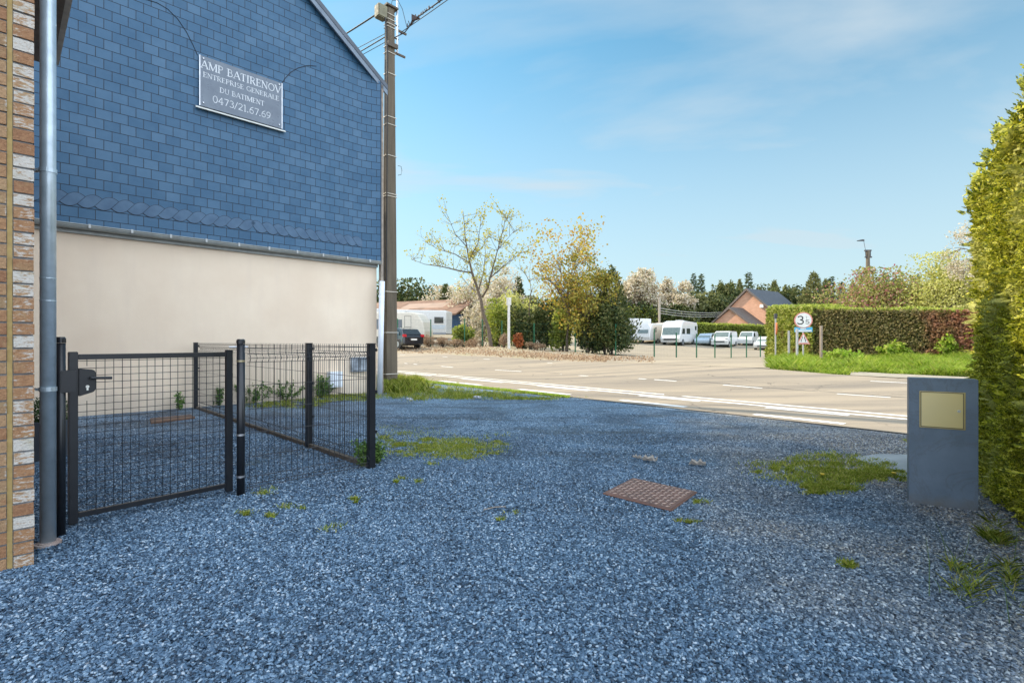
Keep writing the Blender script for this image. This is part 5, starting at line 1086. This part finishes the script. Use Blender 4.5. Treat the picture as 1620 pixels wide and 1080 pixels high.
# verge grass, sunlit
n = 70000; xx = rng.uniform(1216, 1560, n); lo = 17.5 + 1.1 * (np.clip(xx - 1335, 0, 40) / 40); kk = (xx - 810) / 810; Yn = lo / (kk * NX + NY); Yf = np.interp(xx, [1214, 1284, 1545, 1600], [28.8, 24.4, 18.8, 18.2]); Yn = np.minimum(Yn, Yf - .5)
Ys = Yn + (Yf - Yn) * rng.uniform(0, 1, n); Xs = kk * Ys; P = np.column_stack([Xs, Ys, terr(Xs, Ys) - .06])
tag(blades('verge_grass', P,   .13 + .11 * (1 + np.sin(Xs * 1.9 + Ys * .7) * np.sin(Ys * 2.3 - Xs)), GRS, .017, .6), 'bright sunlit grass verge below the long hedge', 'grass', kind='stuff')
for i, (x, y, h, r) in enumerate(((1345, 568, .75, .9), (1395, 567, .7, .8), (1450, 566, 1.3, .7), (1480, 567, 1.0, .7), (1510, 570, .9, .6), (1420, 572, .7, .7), (1335, 582, .45, .5))):
    Y = [24, 23, 21.6, 21, 20, 21.5, 20][i]; weed('nettle_clump', ['leafy weeds on verge right of the brown post', 'leafy weeds mid verge under the hedge', 'tall nettles climbing the browned hedge', 'tall nettles right of the first nettle clump', 'leafy weeds near the white arrow board', 'low leafy weeds in front of the nettles', 'dark low weed clump at the verge front'][i], gb(x, Y), h, r * 1.25, 44, GRS, .17, 'weeds on the sunlit verge')
n = 9000; s = rng.uniform(0, 1, n); xx = 640 + 260 * s; Ds = 8.62 - .35 * rng.random(n) * (1 - s * .6); kk = (xx - 810) / 810; Ys = Ds / (kk * NX + NY); tag(blades('road_edge_moss', np.column_stack([kk * Ys, Ys, 0 * Ys]), .05, GRS, .02, .8), 'yellow green moss strip along the near road edge', 'moss', kind='stuff')

# ---------------------------------------------------------------- green fence
gfp = [(629, 545, 41), (681.5, 547, 40, 505), (735, 549, 39.5, 504), (763, 552, 39, 505), (794, 553, 38.4, 507), (845, 554, 37.7, 511), (910, 555, 36.5, 509), (974, 562, 35, 512), (1035, 568, 34, 520), (1070, 568.3, 34.8, 526), (1102, 568.5, 36, 527.8), (1131, 568, 37.2, 527.8), (1156.7, 566, 38.4, 529.5), (1181, 565.5, 39.6, 530.5), (1203, 565, 41, 531)]
gfp[0] = (629, 545, 41, 504)
f0 = gb(gfp[0][0], gfp[0][2]); gf = empty('green_fence', f0, 0, 'green post and wire fence round the vehicle lot', 'fence'); pv = None; wm_ = MB()
for x, y, Y, yt in gfp:
    b = gb(x, Y) - f0; h = W(x, yt, Y).z - f0.z - b.z; mb = MB(); mb.tube([b - Vector((0, 0, .2)), b + Vector((0, 0, h))], .045, 8); mb.build('post', GREENP, gf)
    cur = (b, h)
    if pv:
        pb_, ph_ = pv
        for s in (.04, .35, .66, .97): wm_.tube([pb_ + Vector((0, 0, ph_ * s)), b + Vector((0, 0, h * s))], .004, 3, cap=False)
        L = (b - pb_).length; k = int(L / .12)
        for i in range(1, k):
            q = pb_.lerp(b, i / k); hq = ph_ + (h - ph_) * i / k; wm_.tube([q + Vector((0, 0, .04)), q + Vector((0, 0, hq * .97))], .0018, 3, cap=False)
    pv = cur
wm_.build('wire_netting', M('netting_green', (.06, .14, .09)), gf, fix=False)
def post(name, x, y, yt, Y, r, m, lab, cat_='post', grp=None):
    b = gb(x, Y); e = empty(name, b, 0, lab, cat_, grp); mb = MB(); top_z = W(x, yt, Y).z - b.z; mb.tube([(0, 0, -.2), (0, 0, top_z)], r, 10); o = mb.build('pole', m, e); return e, top_z
WP = M('pale_post', (.62, .60, .56), (.5, .48, .44), rough=.6)
e, h = post('marker_post', 805, 557, 472, 35, .09, WP, 'thin whitish post in front of the orange bush'); mb = MB(); mb.box(-.16, .16, -.02, .02, h - .45, h + .06); mb.build('edge_on_plate', WP, e)
e, h = post('wooden_pole', 1043, 530, 470, 70, .16, M('pale_wood', (.34, .29, .23)), 'pale wooden pole behind the parked vehicles'); pole_top = gb(1043, 70) + Vector((0, 0, h))
for i, (y0_, y1_) in enumerate(((487, 494), (491, 497), (495, 500))):
    a = W(1043, y0_, 70); b = W(1141, y1_, 77); mb = MB(); mb.tube([q - a for q in cat(a, b, .3)], .03, 4); o = mb.build('service_wire', M('pale_wire', (.5, .48, .45)), None); o.location = a; tag(o, ['upper', 'middle', 'lower'][i] + ' service wire from wooden pole to brick house', 'wire', 'service wires to the far house')

# ---------------------------------------------------------------- road signs
GAL = M('galvanised', (.48, .47, .45), (.38, .37, .36), rough=.5, metal=.4); BRP = M('brown_post', (.33, .25, .19), rough=.7)
post('sign_post', 1248, 566, 523, 24, .05, GAL, 'plain grey post left of the weight limit sign', 'post', 'bare posts on the verge'); post('sign_post', 1261, 575, 520, 22, .05, GAL, 'pale grey post partly covering the blue plate', 'post', 'bare posts on the verge'); post('sign_post', 1299, 572, 515, 21.8, .055, BRP, 'brownish bare post right of the warning signs', 'post', 'bare posts on the verge')
e, h = post('small_sign', 1227, 570, 496, 26, .04, GAL, 'thin post with orange disc seen near edge on'); mb = MB(); mb.tube([(-.02, -.05, h * .66), (.03, -.07, h * .66)], .30, 20); mb.build('orange_disc', M('orange_sign', (.55, .16, .05)), e); mb = MB(); mb.box(-.06, .06, -.06, .06, h - .25, h); mb.build('box', DGREY, e)
SRED = M('sign_red', (.70, .26, .20), (.62, .22, .18), rough=.4); SWH = M('sign_white', (.80, .77, .72), rough=.4); SBL = M('sign_blue', (.08, .42, .66), rough=.4); SBK = M('sign_black', (.02, .02, .02), rough=.5)
YS = 22.8; b = gb(1271, YS); sgn = empty('road_sign', b, R(-19), 'round 3.5 weight limit sign above blue plate and road narrows triangle', 'sign')
px2 = 810 / YS
def sz(y): return W(0, y, YS).z - b.z
mb = MB(); mb.tube([(0, .06, -.2), (0, .06, sz(498))], .035, 10); mb.build('post', GAL, sgn)
rd = 12.9 / px2; zc = sz(506.5)
mb = MB(); mb.tube([(0, .0, zc), (0, .012, zc)], rd, 40); dsc = mb.build('round_plate', SRED, sgn); mb = MB(); mb.tube([(0, -.004, zc), (0, -.001, zc)], rd * .87, 40); mb.build('white_disc', SWH, dsc)
text('3', -.28, .04, zc - .17, .36, dsc, SBK, y=-.006, name='figure', serif=False, bold=1.5); text('5', .06, .25, zc - .16, .18, dsc, SBK, y=-.006, name='small_figure', serif=False, bold=1.3); text('1', .06, .18, zc + .06, .10, dsc, SBK, y=-.006, name='small_mark', serif=False, bold=1)
bx = 12.6 / px2; mb = MB(); mb.box(-bx, bx, .0, .012, sz(525), sz(517.5)); bp = mb.build('blue_plate', SBL, sgn)
mb = MB(); mb.box(-bx * .9, bx * .9, -.003, -.0005, sz(524.4), sz(522)); mb.box(-bx * .35, bx * .3, -.003, -.0005, sz(520.6), sz(519)); mb.build('white_strip', SWH, bp)
def tri(s, y, m, name, par): mb = MB(); zt, zb2 = sz(525.5), sz(544.5); c = zb2 + (zt - zb2) / 3; P = [(-9.6 / px2, zb2), (9.6 / px2, zb2), (0, zt)]; mb.prism([(a * s, c + (z_ - c) * s) for a, z_ in P], (0, y, 0), (1, 0, 0), (0, 0, 1), (0, .008, 0)); return mb.build(name, m, par, bevel=.003)
tr_ = tri(1, .004, SRED, 'triangular_plate', sgn); tri(.74, -.006, SWH, 'white_centre', tr_)
mb = MB(); zm = sz(536.5)
for s in (-1, 1): mb.tube([(s * .09, -.009, zm - .11), (s * .085, -.009, zm - .02), (s * .045, -.009, zm + .04), (s * .045, -.009, zm + .11)], .014, 4)
mb.build('narrowing_mark', SBK, tr_)
mb = MB(); mb.box(-.16, .16, -.009, -.007, sz(543), sz(542)); mb.build('baseline_mark', SRED, tr_)
ws_b = gb(1522, 17.6); wsn = empty('arrow_board', ws_b, R(-30), 'white board with black chevron low by the hedge', 'sign'); zt = W(0, 567.5, 17.6).z - ws_b.z; zb2 = W(0, 583, 17.6).z - ws_b.z
mb = MB(); mb.box(-.34, .7, -.01, .01, zb2, zt); brd = mb.build('board', SWH, wsn); mb = MB(); mb.prism([(.02, (zb2 + zt) / 2), (.4, zt - .03), (.4, zb2 + .03)], (0, -.014, 0), (1, 0, 0), (0, 0, 1), (0, .003, 0)); mb.build('chevron', SBK, brd); mb = MB(); mb.tube([(.2, .04, -.1), (.2, .04, zt)], .03, 8); mb.build('post', GAL, wsn)
# far lamp pole
YL = 55; b = gb(1373, YL); lp = empty('street_lamp', b, 0, 'concrete pole with thin bracket lamp above the red flowering tree', 'lamp'); h = W(0, 396, YL).z - b.z
mb = MB(); mb.tube([(0, 0, 0), (0, 0, h)], [.32, .17], 4, ph=.78); mb.build('pole', pc_, lp); mb = MB(); mb.box(-.34, .34, -.1, .1, h - .1, h + .05); mb.box(-.3, .4, -.08, .08, h - .8, h - .65); mb.tube([(-.25, 0, h - .1), (-.2, 0, h - .7)], .05, 5); mb.tube([(.28, 0, h - .1), (.28, 0, h - .7)], .05, 5); mb.build('crossarm', DGREY, lp)
mb = MB(); zl = W(0, 380.5, YL).z - b.z; mb.tube([(-.25, 0, h), (-.40, 0, zl - .3), (-.45, 0, zl)], .022, 5); mb.build('bracket', DGREY, lp); mb = MB(); mb.prism([(-.42, zl - .06), (-.45, zl + .1), (-.7, zl + .1), (-1.15, zl - .0), (-1.1, zl - .06)], (0, -.1, 0), (1, 0, 0), (0, 0, 1), (0, .2, 0)); mb.build('lamp_head', DGREY, lp)

# ---------------------------------------------------------------- far brick house
BRK, t, p = newmat('far_brick'); tcn = t.nodes.new('ShaderNodeTexCoord'); sx2 = t.nodes.new('ShaderNodeSeparateXYZ'); t.links.new(tcn.outputs['Object'], sx2.inputs[0]); cbx = t.nodes.new('ShaderNodeCombineXYZ'); t.links.new(mathn(t, 'ADD', sx2.outputs[0], sx2.outputs[1]), cbx.inputs[0]); t.links.new(sx2.outputs[2], cbx.inputs[1])
bk3 = t.nodes.new('ShaderNodeTexBrick'); t.links.new(cbx.outputs[0], bk3.inputs['Vector']); bk3.inputs['Scale'].default_value = 1; bk3.inputs['Brick Width'].default_value = .42; bk3.inputs['Row Height'].default_value = .16; bk3.inputs['Mortar Size'].default_value = .01
bk3.inputs['Color1'].default_value = (.66, .36, .23, 1); bk3.inputs['Color2'].default_value = (.52, .27, .17, 1); bk3.inputs['Mortar'].default_value = (.3, .2, .14, 1); bc = mixc(t, .35, bk3.outputs[0], ramp(t, noise(t, 1.3, 7), [(.3, (.44, .22, .14)), (.7, (.70, .42, .28))])); t.links.new(bc, p.inputs['Base Color']); p.inputs['Roughness'].default_value = .9
DT = M('dark_tiles', (.055, .062, .072), (.035, .04, .048), scale=3, rough=.6, bs=.3, bscale=6, bdist=.05); VT = M('verge_tile', (.16, .12, .10), (.09, .075, .07), scale=6)
fh = empty('brick_house', (34.5, 75, tz(34.5, 75)), math.atan2(-.8, .6), 'red brick gabled house with dark roof behind the vehicle lot', 'house')
zb = tz(34.5, 75); ap = 8.77 - zb; sl_ = .88; hw = 6.6                # local x: along facade (right), local y: back... facade at y=0, house extends to +y
mb = MB(); ez = ap - sl_ * hw; mb.prism([(-hw, -1), (hw, -1), (hw, ez), (0, ap - .02), (-hw, ez)], (0, 0, 0), (1, 0, 0), (0, 0, 1), (0, 9.0, 0)); mb.build('wall', BRK, fh)
mb = MB()
for s in (-1, 1): mb.prism([(0, ap + .02), (s * (hw + .4), ap - sl_ * (hw + .4) + .02), (s * (hw + .4), ap - sl_ * (hw + .4) + .27), (0, ap + .27)], (0, -.3, 0), (1, 0, 0), (0, 0, 1), (0, 9.5, 0))
mb.build('roof', DT, fh)
mb = MB()
for s in (-1, 1): mb.prism([(0, ap - .05), (s * (hw + .4), ap - sl_ * (hw + .4) - .05), (s * (hw + .4), ap - sl_ * (hw + .4) + .29), (0, ap + .29)], (0, -.36, 0), (1, 0, 0), (0, 0, 1), (0, .055, 0))
mb.build('verge', VT, fh)
for x_, z_ in ((-1.9, ap - 3.4), (2.2, ap - 2.5)):
    mb = MB(); mb.box(x_ - .28, x_ + .28, -.3, -.002, z_ - .22, z_ + .3); mb.build('wall_lamp', SWH, fh, bevel=.05)
# front wing
cx2 = -.69; ap2 = 5.98 - zb; hw2 = 3.7; s2 = (5.98 - 3.15) / 3.7
mb = MB(); mb.prism([(cx2 - hw2, -1), (cx2 + hw2, -1), (cx2 + hw2, ap2 - s2 * hw2), (cx2, ap2 - .02), (cx2 - hw2, ap2 - s2 * hw2)], (0, -3.5, 0), (1, 0, 0), (0, 0, 1), (0, 3.498, 0)); mb.build('front_wing', BRK, fh)
mb = MB()
for s in (-1, 1): mb.prism([(cx2, ap2 + .02), (cx2 + s * (hw2 + .3), ap2 - s2 * (hw2 + .3) + .02), (cx2 + s * (hw2 + .3), ap2 - s2 * (hw2 + .3) + .22), (cx2, ap2 + .22)], (0, -3.8, 0), (1, 0, 0), (0, 0, 1), (0, 3.79, 0))
mb.build('wing_roof', M('brown_tiles', (.10, .085, .075), (.06, .05, .045), scale=3, rough=.7, bs=.3, bscale=6, bdist=.05), fh)
mb = MB()
for s in (-1, 1): mb.prism([(cx2, ap2 - .05), (cx2 + s * (hw2 + .3), ap2 - s2 * (hw2 + .3) - .05), (cx2 + s * (hw2 + .3), ap2 - s2 * (hw2 + .3) + .24), (cx2, ap2 + .24)], (0, -3.86, 0), (1, 0, 0), (0, 0, 1), (0, .055, 0))
mb.build('wing_verge', VT, fh)
b = gb(1115, 84); og = empty('outbuilding', b, R(-30), 'small grey roofed outbuilding left of the brick house', 'building')
hr = W(0, 509, 84).z - b.z; he = W(0, 519, 84).z - b.z
mb = MB(); mb.box(-2.2, 2.2, 0, 4, -1, he); mb.build('wall', BRK, og); mb = MB(); mb.add([(-2.4, -.2, he), (2.4, -.2, he), (2.4, 2.2, hr), (-1.2, 2.2, hr), (-2.4, 4.2, he), (2.4, 4.2, he)], [(0, 1, 2, 3), (3, 2, 5, 4), (0, 3, 4), (0, 4, 5, 1), (1, 5, 2)]); mb.build('roof', M('grey_roof', (.3, .27, .24), rough=.8), og)
b = gb(1052, 76); sh = empty('garden_shed', b, R(-15), 'low pinkish shed roof behind the white motorhome', 'shed'); hr = W(0, 509, 76).z - b.z
mb = MB(); mb.box(-1.0, 2.6, 0, 3, -.5, hr - .35); mb.build('wall', M('shed_wall', (.36, .22, .17)), sh); mb = MB(); mb.box(-1.2, 2.8, -.2, 3.2, hr - .34, hr - .1); mb.build('roof', M('shed_roof', (.42, .33, .27)), sh)

# barn with patched roof
RB, t, p = newmat('patched_roof'); c = ramp(t, noise(t, .8, 5, .6), [(.35, (.12, .065, .04)), (.6, (.22, .125, .08))])
tcn = t.nodes['TC']; vv = t.nodes.new('ShaderNodeTexBrick'); t.links.new(tcn.outputs['Object'], vv.inputs['Vector']); vv.inputs['Scale'].default_value = 1; vv.inputs['Brick Width'].default_value = 3.1; vv.inputs['Row Height'].default_value = 1.9; vv.inputs['Mortar Size'].default_value = 0; vv.inputs['Color1'].default_value = (0, 0, 0, 1); vv.inputs['Color2'].default_value = (1, 1, 1, 1)
c = mixc(t, ramp(t, vv.outputs[0], [(.78, (0, 0, 0)), (.8, (.45, .45, .45))]), c, (.42, .32, .25)); t.links.new(c, p.inputs['Base Color']); p.inputs['Roughness'].default_value = .9
b = W(722, 524, 58); bn = empty('barn', (b.x, b.y, b.z - .3), R(-25), 'long low barn with patched brown roof and blue wall', 'barn')
he = W(0, 496, 58).z - b.z + .3
mb = MB(); mb.box(-26, -.6, 0, 9, -1, he); mb.build('wall', M('blue_barn_wall', (.05, .10, .2), (.03, .07, .14), scale=2), bn)
mb = MB(); mb.prism([(-.5, he), (5.0, he + 2.1), (10, he + .3), (10, he + .1), (5.0, he + 1.9), (-.5, he - .18)], (-26.5, 0, 0), (0, 1, 0), (0, 0, 1), (26.7, 0, 0)); mb.build('roof', RB, bn)

# ---------------------------------------------------------------- vehicles
def vehicle(name, label, cat_, base, f, prof, Wd, body, side_win=(), screen=None, rear=None, wheels=(), wr=.32, group=None, lights=None, tail=None, grille=None, plate_rear=False, tum=.0, stripe=None, door=None, roofbox=None):
    """local x = forward, y = left; prof = side outline (x, z)"""
    e = empty(name, base, math.atan2(f[1], f[0]), label, cat_, group); hw_ = Wd / 2; n = len(prof); zmx = max(z for _, z in prof); zmn = min(z for _, z in prof); cxm = sum(x for x, _ in prof) / n
    def ring(y, ins):
        r_ = []
        for x, z in prof:
            k = max(0, (z - zmn - (zmx - zmn) * .5) / ((zmx - zmn) * .5)); x2 = x + (-ins if x > cxm else ins) * .8; z2 = z - (ins if z > (zmn + zmx) / 2 else -ins * .5)
            r_.append((x2, math.copysign(abs(y) - tum * k, y), z2))
        return r_
    mb = MB(); rings = [ring(-hw_, .09), ring(-hw_ + .025, .03), ring(-hw_ + .10, 0), ring(hw_ - .10, 0), ring(hw_ - .025, .03), ring(hw_, .09)]
    vs = [v for r_ in rings for v in r_]; fs = [tuple(range(n)), tuple(range(5 * n, 6 * n))[::-1]]
    for k in range(5):
        for i in range(n): fs.append((k * n + i, k * n + (i + 1) % n, (k + 1) * n + (i + 1) % n, (k + 1) * n + i))
    mb.add(vs, fs); bo = mb.build('body', body, e)
    def yat(z): k = max(0, (z - zmn - (zmx - zmn) * .5) / ((zmx - zmn) * .5)); return hw_ - tum * k
    for poly in side_win:
        for s in (-1, 1):
            mb = MB(); a = [(x, s * (yat(z) + .004), z) for x, z in poly]; b_ = [(x, s * (yat(z) + .016), z) for x, z in poly]; k = len(poly)
            mb.add(a + b_, [tuple(range(k)), tuple(range(k, 2 * k))] + [(i, (i + 1) % k, (i + 1) % k + k, i + k) for i in range(k)]); mb.build('window', GLASS, e)
    for seg, nm, gmat in ((screen, 'windscreen', GLASSL), (rear, 'rear_window', GLASS)):
        if not seg: continue
        (x0, z0_), (x1, z1_), ins = seg; d = Vector((x1 - x0, 0, z1_ - z0_)).normalized(); nn_ = Vector((d.z, 0, -d.x)) * (1 if x0 > cxm else -1)
        if (nn_.x > 0) != (x0 > cxm): nn_ = -nn_
        o1, o2 = nn_ * .006, nn_ * .016; mb = MB(); y0 = hw_ - ins; y1 = hw_ - ins - tum * .8
        q = [Vector((x0, -y0, z0_)), Vector((x0, y0, z0_)), Vector((x1, y1, z1_)), Vector((x1, -y1, z1_))]; mb.add([v + o1 for v in q] + [v + o2 for v in q], [(0, 1, 2, 3), (4, 5, 6, 7), (0, 1, 5, 4), (1, 2, 6, 5), (2, 3, 7, 6), (3, 0, 4, 7)]); mb.build(nm, gmat, e)
    for x in wheels:
        for s in (-1, 1):
            mb = MB(); mb.tube([(x, s * (hw_ - .20), wr), (x, s * (hw_ + .012), wr)], wr, 18); wl_ = mb.build('wheel', RUBBER, e); mb = MB(); mb.tube([(x, s * (hw_ + .013), wr), (x, s * (hw_ + .022), wr)], wr * .62, 14); mb.build('rim', STEEL, wl_)
            mb = MB(); mb.tube([(x, s * (hw_ - .08), wr + .02), (x, s * (hw_ + .006), wr + .02)], wr * 1.18, 18); mb.build('wheel_arch', DGREY, e)
    if lights:
        x, z, hL = lights
        for s in (-1, 1): mb = MB(); mb.box(x - .05, x + .03, s * (hw_ - .12) - .17, s * (hw_ - .12) + .1, z, z + hL); mb.build('headlight', GLASSL, e, bevel=.02)
    if grille: x, z, hL, gw = grille; mb = MB(); mb.box(x - .03, x + .02, -gw, gw, z, z + hL); mb.build('grille', DGREY, e)
    if tail:
        x, z, hL = tail
        for s in (-1, 1): mb = MB(); mb.box(x - .03, x + .12, s * (hw_ - .12) - .16, s * (hw_ - .12) + .13, z, z + hL); mb.build('taillight', M('tail_red', (.5, .02, .03), rough=.2), e, bevel=.02)
    if plate_rear: x, z = plate_rear; mb = MB(); mb.box(x - .02, x + .01, -.26, .26, z, z + .12); mb.build('number_plate', SWH, e)
    if stripe:
        for (x0, x1, z0_, z1_, m_) in stripe:
            for s in (-1, 1): mb = MB(); y = s * (hw_ + .006); mb.box(x0, x1, min(y, y - s * .004), max(y, y - s * .004), z0_, z1_); mb.build('stripe', m_, e)
    if door:
        for (x0, x1, z0_, z1_) in door:
            mb = MB()
            for s in (-1, 1):
                for a_, b_, c_, d_ in ((x0, x0 + .03, z0_, z1_), (x1 - .03, x1, z0_, z1_), (x0, x1, z1_ - .03, z1_), (x0, x1, z0_ + (z1_ - z0_) * .45, z0_ + (z1_ - z0_) * .45 + .03)): mb.box(a_, b_, s * (hw_ + .005) - .004, s * (hw_ + .005) + .004, c_, d_)
            mb.build('door_outline', DGREY, e)
    if roofbox:
        for (x0, x1, z0_, hh_) in roofbox: mb = MB(); mb.box(x0, x1, -.35, .35, z0_, z0_ + hh_); mb.build('roof_unit', VWHITE, e, bevel=.03)
    return e
BLK = M('black_paint', (.015, .017, .022), rough=.15, coat=.8); BLU = M('pale_blue_band', (.35, .52, .68)); GRB = M('grey_band', (.3, .31, .33))
carprof = [(2.05, .35), (2.1, .62), (1.95, .85), (1.1, 1.0), (.35, 1.48), (-.9, 1.55), (-1.55, 1.45), (-1.95, 1.0), (-2.08, .85), (-2.08, .35), (-1.7, .22), (1.8, .22)]
carwin = [[(.95, 1.0), (.35, 1.40), (-.2, 1.44), (-.2, 1.0)], [(-.28, 1.0), (-.28, 1.44), (-.9, 1.46), (-1.45, 1.2), (-1.5, 1.0)]]
bc_ = gb(645, 38.5)
vehicle('parked_car', 'black hatchback parked across the road, seen from its rear', 'car', bc_ + Vector((-.9, 1.0, 0)), (-.70, .714), carprof, 1.8, BLK, carwin, ((1.05, 1.02), (.4, 1.42), .14), ((-1.93, 1.05), (-1.57, 1.42), .16), (1.35, -1.3), .33, tail=(-2.06, .86, .2), plate_rear=(-2.1, .62), tum=.16, lights=(1.98, .62, .16))
f_ = (-.6, -.8)
# caravans in the left yard: side on
b = gb(655, 44); carv = [(2.9, .45), (2.95, .9), (2.75, 1.7), (2.3, 2.35), (1.9, 2.5), (-2.7, 2.55), (-2.95, 2.2), (-3.0, .45)]
vehicle('caravan', 'cream caravan with panelled side and narrow door behind the black car', 'caravan', b + Vector((-1.55, .2, 0)), (.985, -.17), carv, 2.2, VBEIGE, [[(-.05, 1.2), (-.05, 1.9), (1.1 - .15, 1.9), (.95, 1.2)], [(-1.5, 1.1), (-1.5, 1.95), (-.6, 1.95), (-.6, 1.1)]], None, None, (.6,), .30, door=[(1.15, 1.75, .5, 2.2)], roofbox=[(.2, .9, 2.5, .15)], group='caravans and motorhomes parked in the lots')
b = gb(700, 50); cb2 = [(2.9, .5), (2.95, 2.6), (2.8, 2.72), (-3.2, 2.85), (-3.7, 3.0), (-4.4, 2.9), (-4.6, 2.2), (-4.6, .5)]
vehicle('caravan', 'white caravan with wave stripes behind the cream one', 'caravan', b + Vector((-2.25, .5, 0)), (.99, -.13), cb2, 2.3, VWHITE, [[(1.75, 1.5), (1.75, 2.1), (2.65, 2.1), (2.65, 1.5)], [(.05, 1.5), (.05, 2.2), (.65, 2.2), (.65, 1.5)], [(-1.4, 1.5), (-1.4, 2.1), (-.6, 2.1), (-.6, 1.5)]], None, None, (.0,), .32, stripe=[(-1, 2.85, 1.18, 1.24, BLU), (-.6, 2.7, 1.0, 1.05, BLU), (-2, 2.9, .42, .62, GRB)], group='caravans and motorhomes parked in the lots')
grp = 'caravans and motorhomes parked in the lots'
mh_ = [(3.3, .4), (3.4, .8), (3.15, 1.15), (2.75, 2.1), (2.35, 2.75), (1.6, 2.95), (-3.1, 2.85), (-3.3, 2.6), (-3.35, .4)]
def base_front(x, Y, L): q = gb(x, Y); return q - Vector((f_[0], f_[1], 0)) * L
vehicle('motorhome', 'large white integrated motorhome with big windscreen', 'motorhome', base_front(1060, 60, 3.3), f_, mh_, 2.3, VWHITE, [[(1.5, 1.35), (1.5, 2.0), (2.35, 2.0), (2.55, 1.35)], [(-.4, 1.35), (-.4, 2.05), (.9, 2.05), (.9, 1.35)], [(-2.9, 1.9), (-2.9, 2.4), (-2.3, 2.4), (-2.3, 1.9)]], ((3.10, 1.25), (2.75, 2.12), .12), None, (2.2, -1.8), .35, group=grp, grille=(3.38, .62, .22, .75), lights=(3.32, .72, .18), roofbox=[(-.5, .5, 2.9, .18)])
alc = [(3.0, .4), (3.05, .9), (2.3, 1.15), (1.9, 1.8), (2.35, 1.95), (2.3, 2.7), (1.7, 3.0), (-3.0, 3.0), (-3.05, .4)]
vehicle('motorhome', 'white and beige motorhome half hidden by the dark thicket', 'motorhome', base_front(978, 61, 2.4), (-.86, -.5), alc, 2.3, VWHITE, [[(.0, 1.45), (.0, 2.1), (.5, 2.1), (.5, 1.45)], [(.8, 1.45), (.8, 2.1), (1.2, 2.1), (1.2, 1.45)]], ((2.3, 1.2), (1.93, 1.75), .2), None, (2.1, -1.4), .34, group=grp, lights=(3.0, .75, .15))
cvf = [(2.5, .4), (2.6, .8), (2.4, 1.7), (1.9, 2.35), (1.4, 2.45), (-2.3, 2.5), (-2.5, 2.2), (-2.55, .4)]
vehicle('caravan', 'white caravan with blue nose and tan side between motorhomes', 'caravan', base_front(1014, 62, 2.5), f_, cvf, 2.3, VWHITE, [[(.4, 1.4), (.4, 2.0), (1.1, 2.0), (1.1, 1.4)]], ((2.52, 1.25), (2.40, 1.68), .25), None, (0,), .3, group=grp, stripe=[(-2.4, 1.5, .5, 2.2, VBEIGE)])
vehicle('caravan', 'small beige caravan squeezed left behind the large motorhome', 'caravan', base_front(1037, 66, 2.5), f_, cvf, 2.1, VBEIGE, [[(.4, 1.4), (.4, 2.0), (1.1, 2.0), (1.1, 1.4)]], ((2.52, 1.25), (2.40, 1.68), .25), None, (0,), .3, group=grp)
vans = 'cars and vans in the lot'
vanp = [(2.35, .35), (2.4, .8), (2.25, 1.05), (1.65, 1.22), (1.0, 1.85), (.7, 1.95), (-2.3, 1.95), (-2.42, 1.7), (-2.45, .35)]
vehicle('van', 'white panel van with dark lower grille', 'van', base_front(1138, 60, 2.3), f_, vanp, 1.9, VWHITE, [[(1.5, 1.22), (.95, 1.72), (.35, 1.75), (.35, 1.2)]], ((1.62, 1.26), (1.05, 1.80), .12), None, (1.55, -1.5), .33, vans, lights=(2.28, .85, .2), grille=(2.38, .6, .16, .6), tum=.1)
vehicle('car', 'pale blue silver hatchback left of the white van', 'car', base_front(1110, 62, 2.0), f_, carprof, 1.75, M('silver_blue_paint', (.42, .52, .6), rough=.25, coat=.5), carwin, ((1.05, 1.02), (.4, 1.42), .14), None, (1.35, -1.3), .31, vans, lights=(1.98, .62, .16), tum=.14)
svp = [(1.9, .3), (1.95, .75), (1.75, 1.0), (1.2, 1.12), (.65, 1.7), (.3, 1.8), (-1.8, 1.8), (-2.0, 1.6), (-2.05, .3)]
vehicle('van', 'small white delivery van right of the panel van', 'van', base_front(1177, 62.5, 2.2), f_, svp, 1.7, VWHITE, [[(1.0, 1.15), (.6, 1.6), (.0, 1.62), (.0, 1.15)]], ((1.17, 1.16), (.70, 1.66), .12), None, (1.3, -1.3), .31, vans, lights=(1.82, .75, .16), tum=.1)
vehicle('car', 'white hatchback partly hidden by the hedge corner', 'car', base_front(1206, 56, 2.0), f_, carprof, 1.78, VWHITE, carwin, ((1.05, 1.02), (.4, 1.42), .14), None, (1.35, -1.3), .32, vans, lights=(1.98, .62, .16), grille=(2.08, .4, .12, .5), tum=.14)
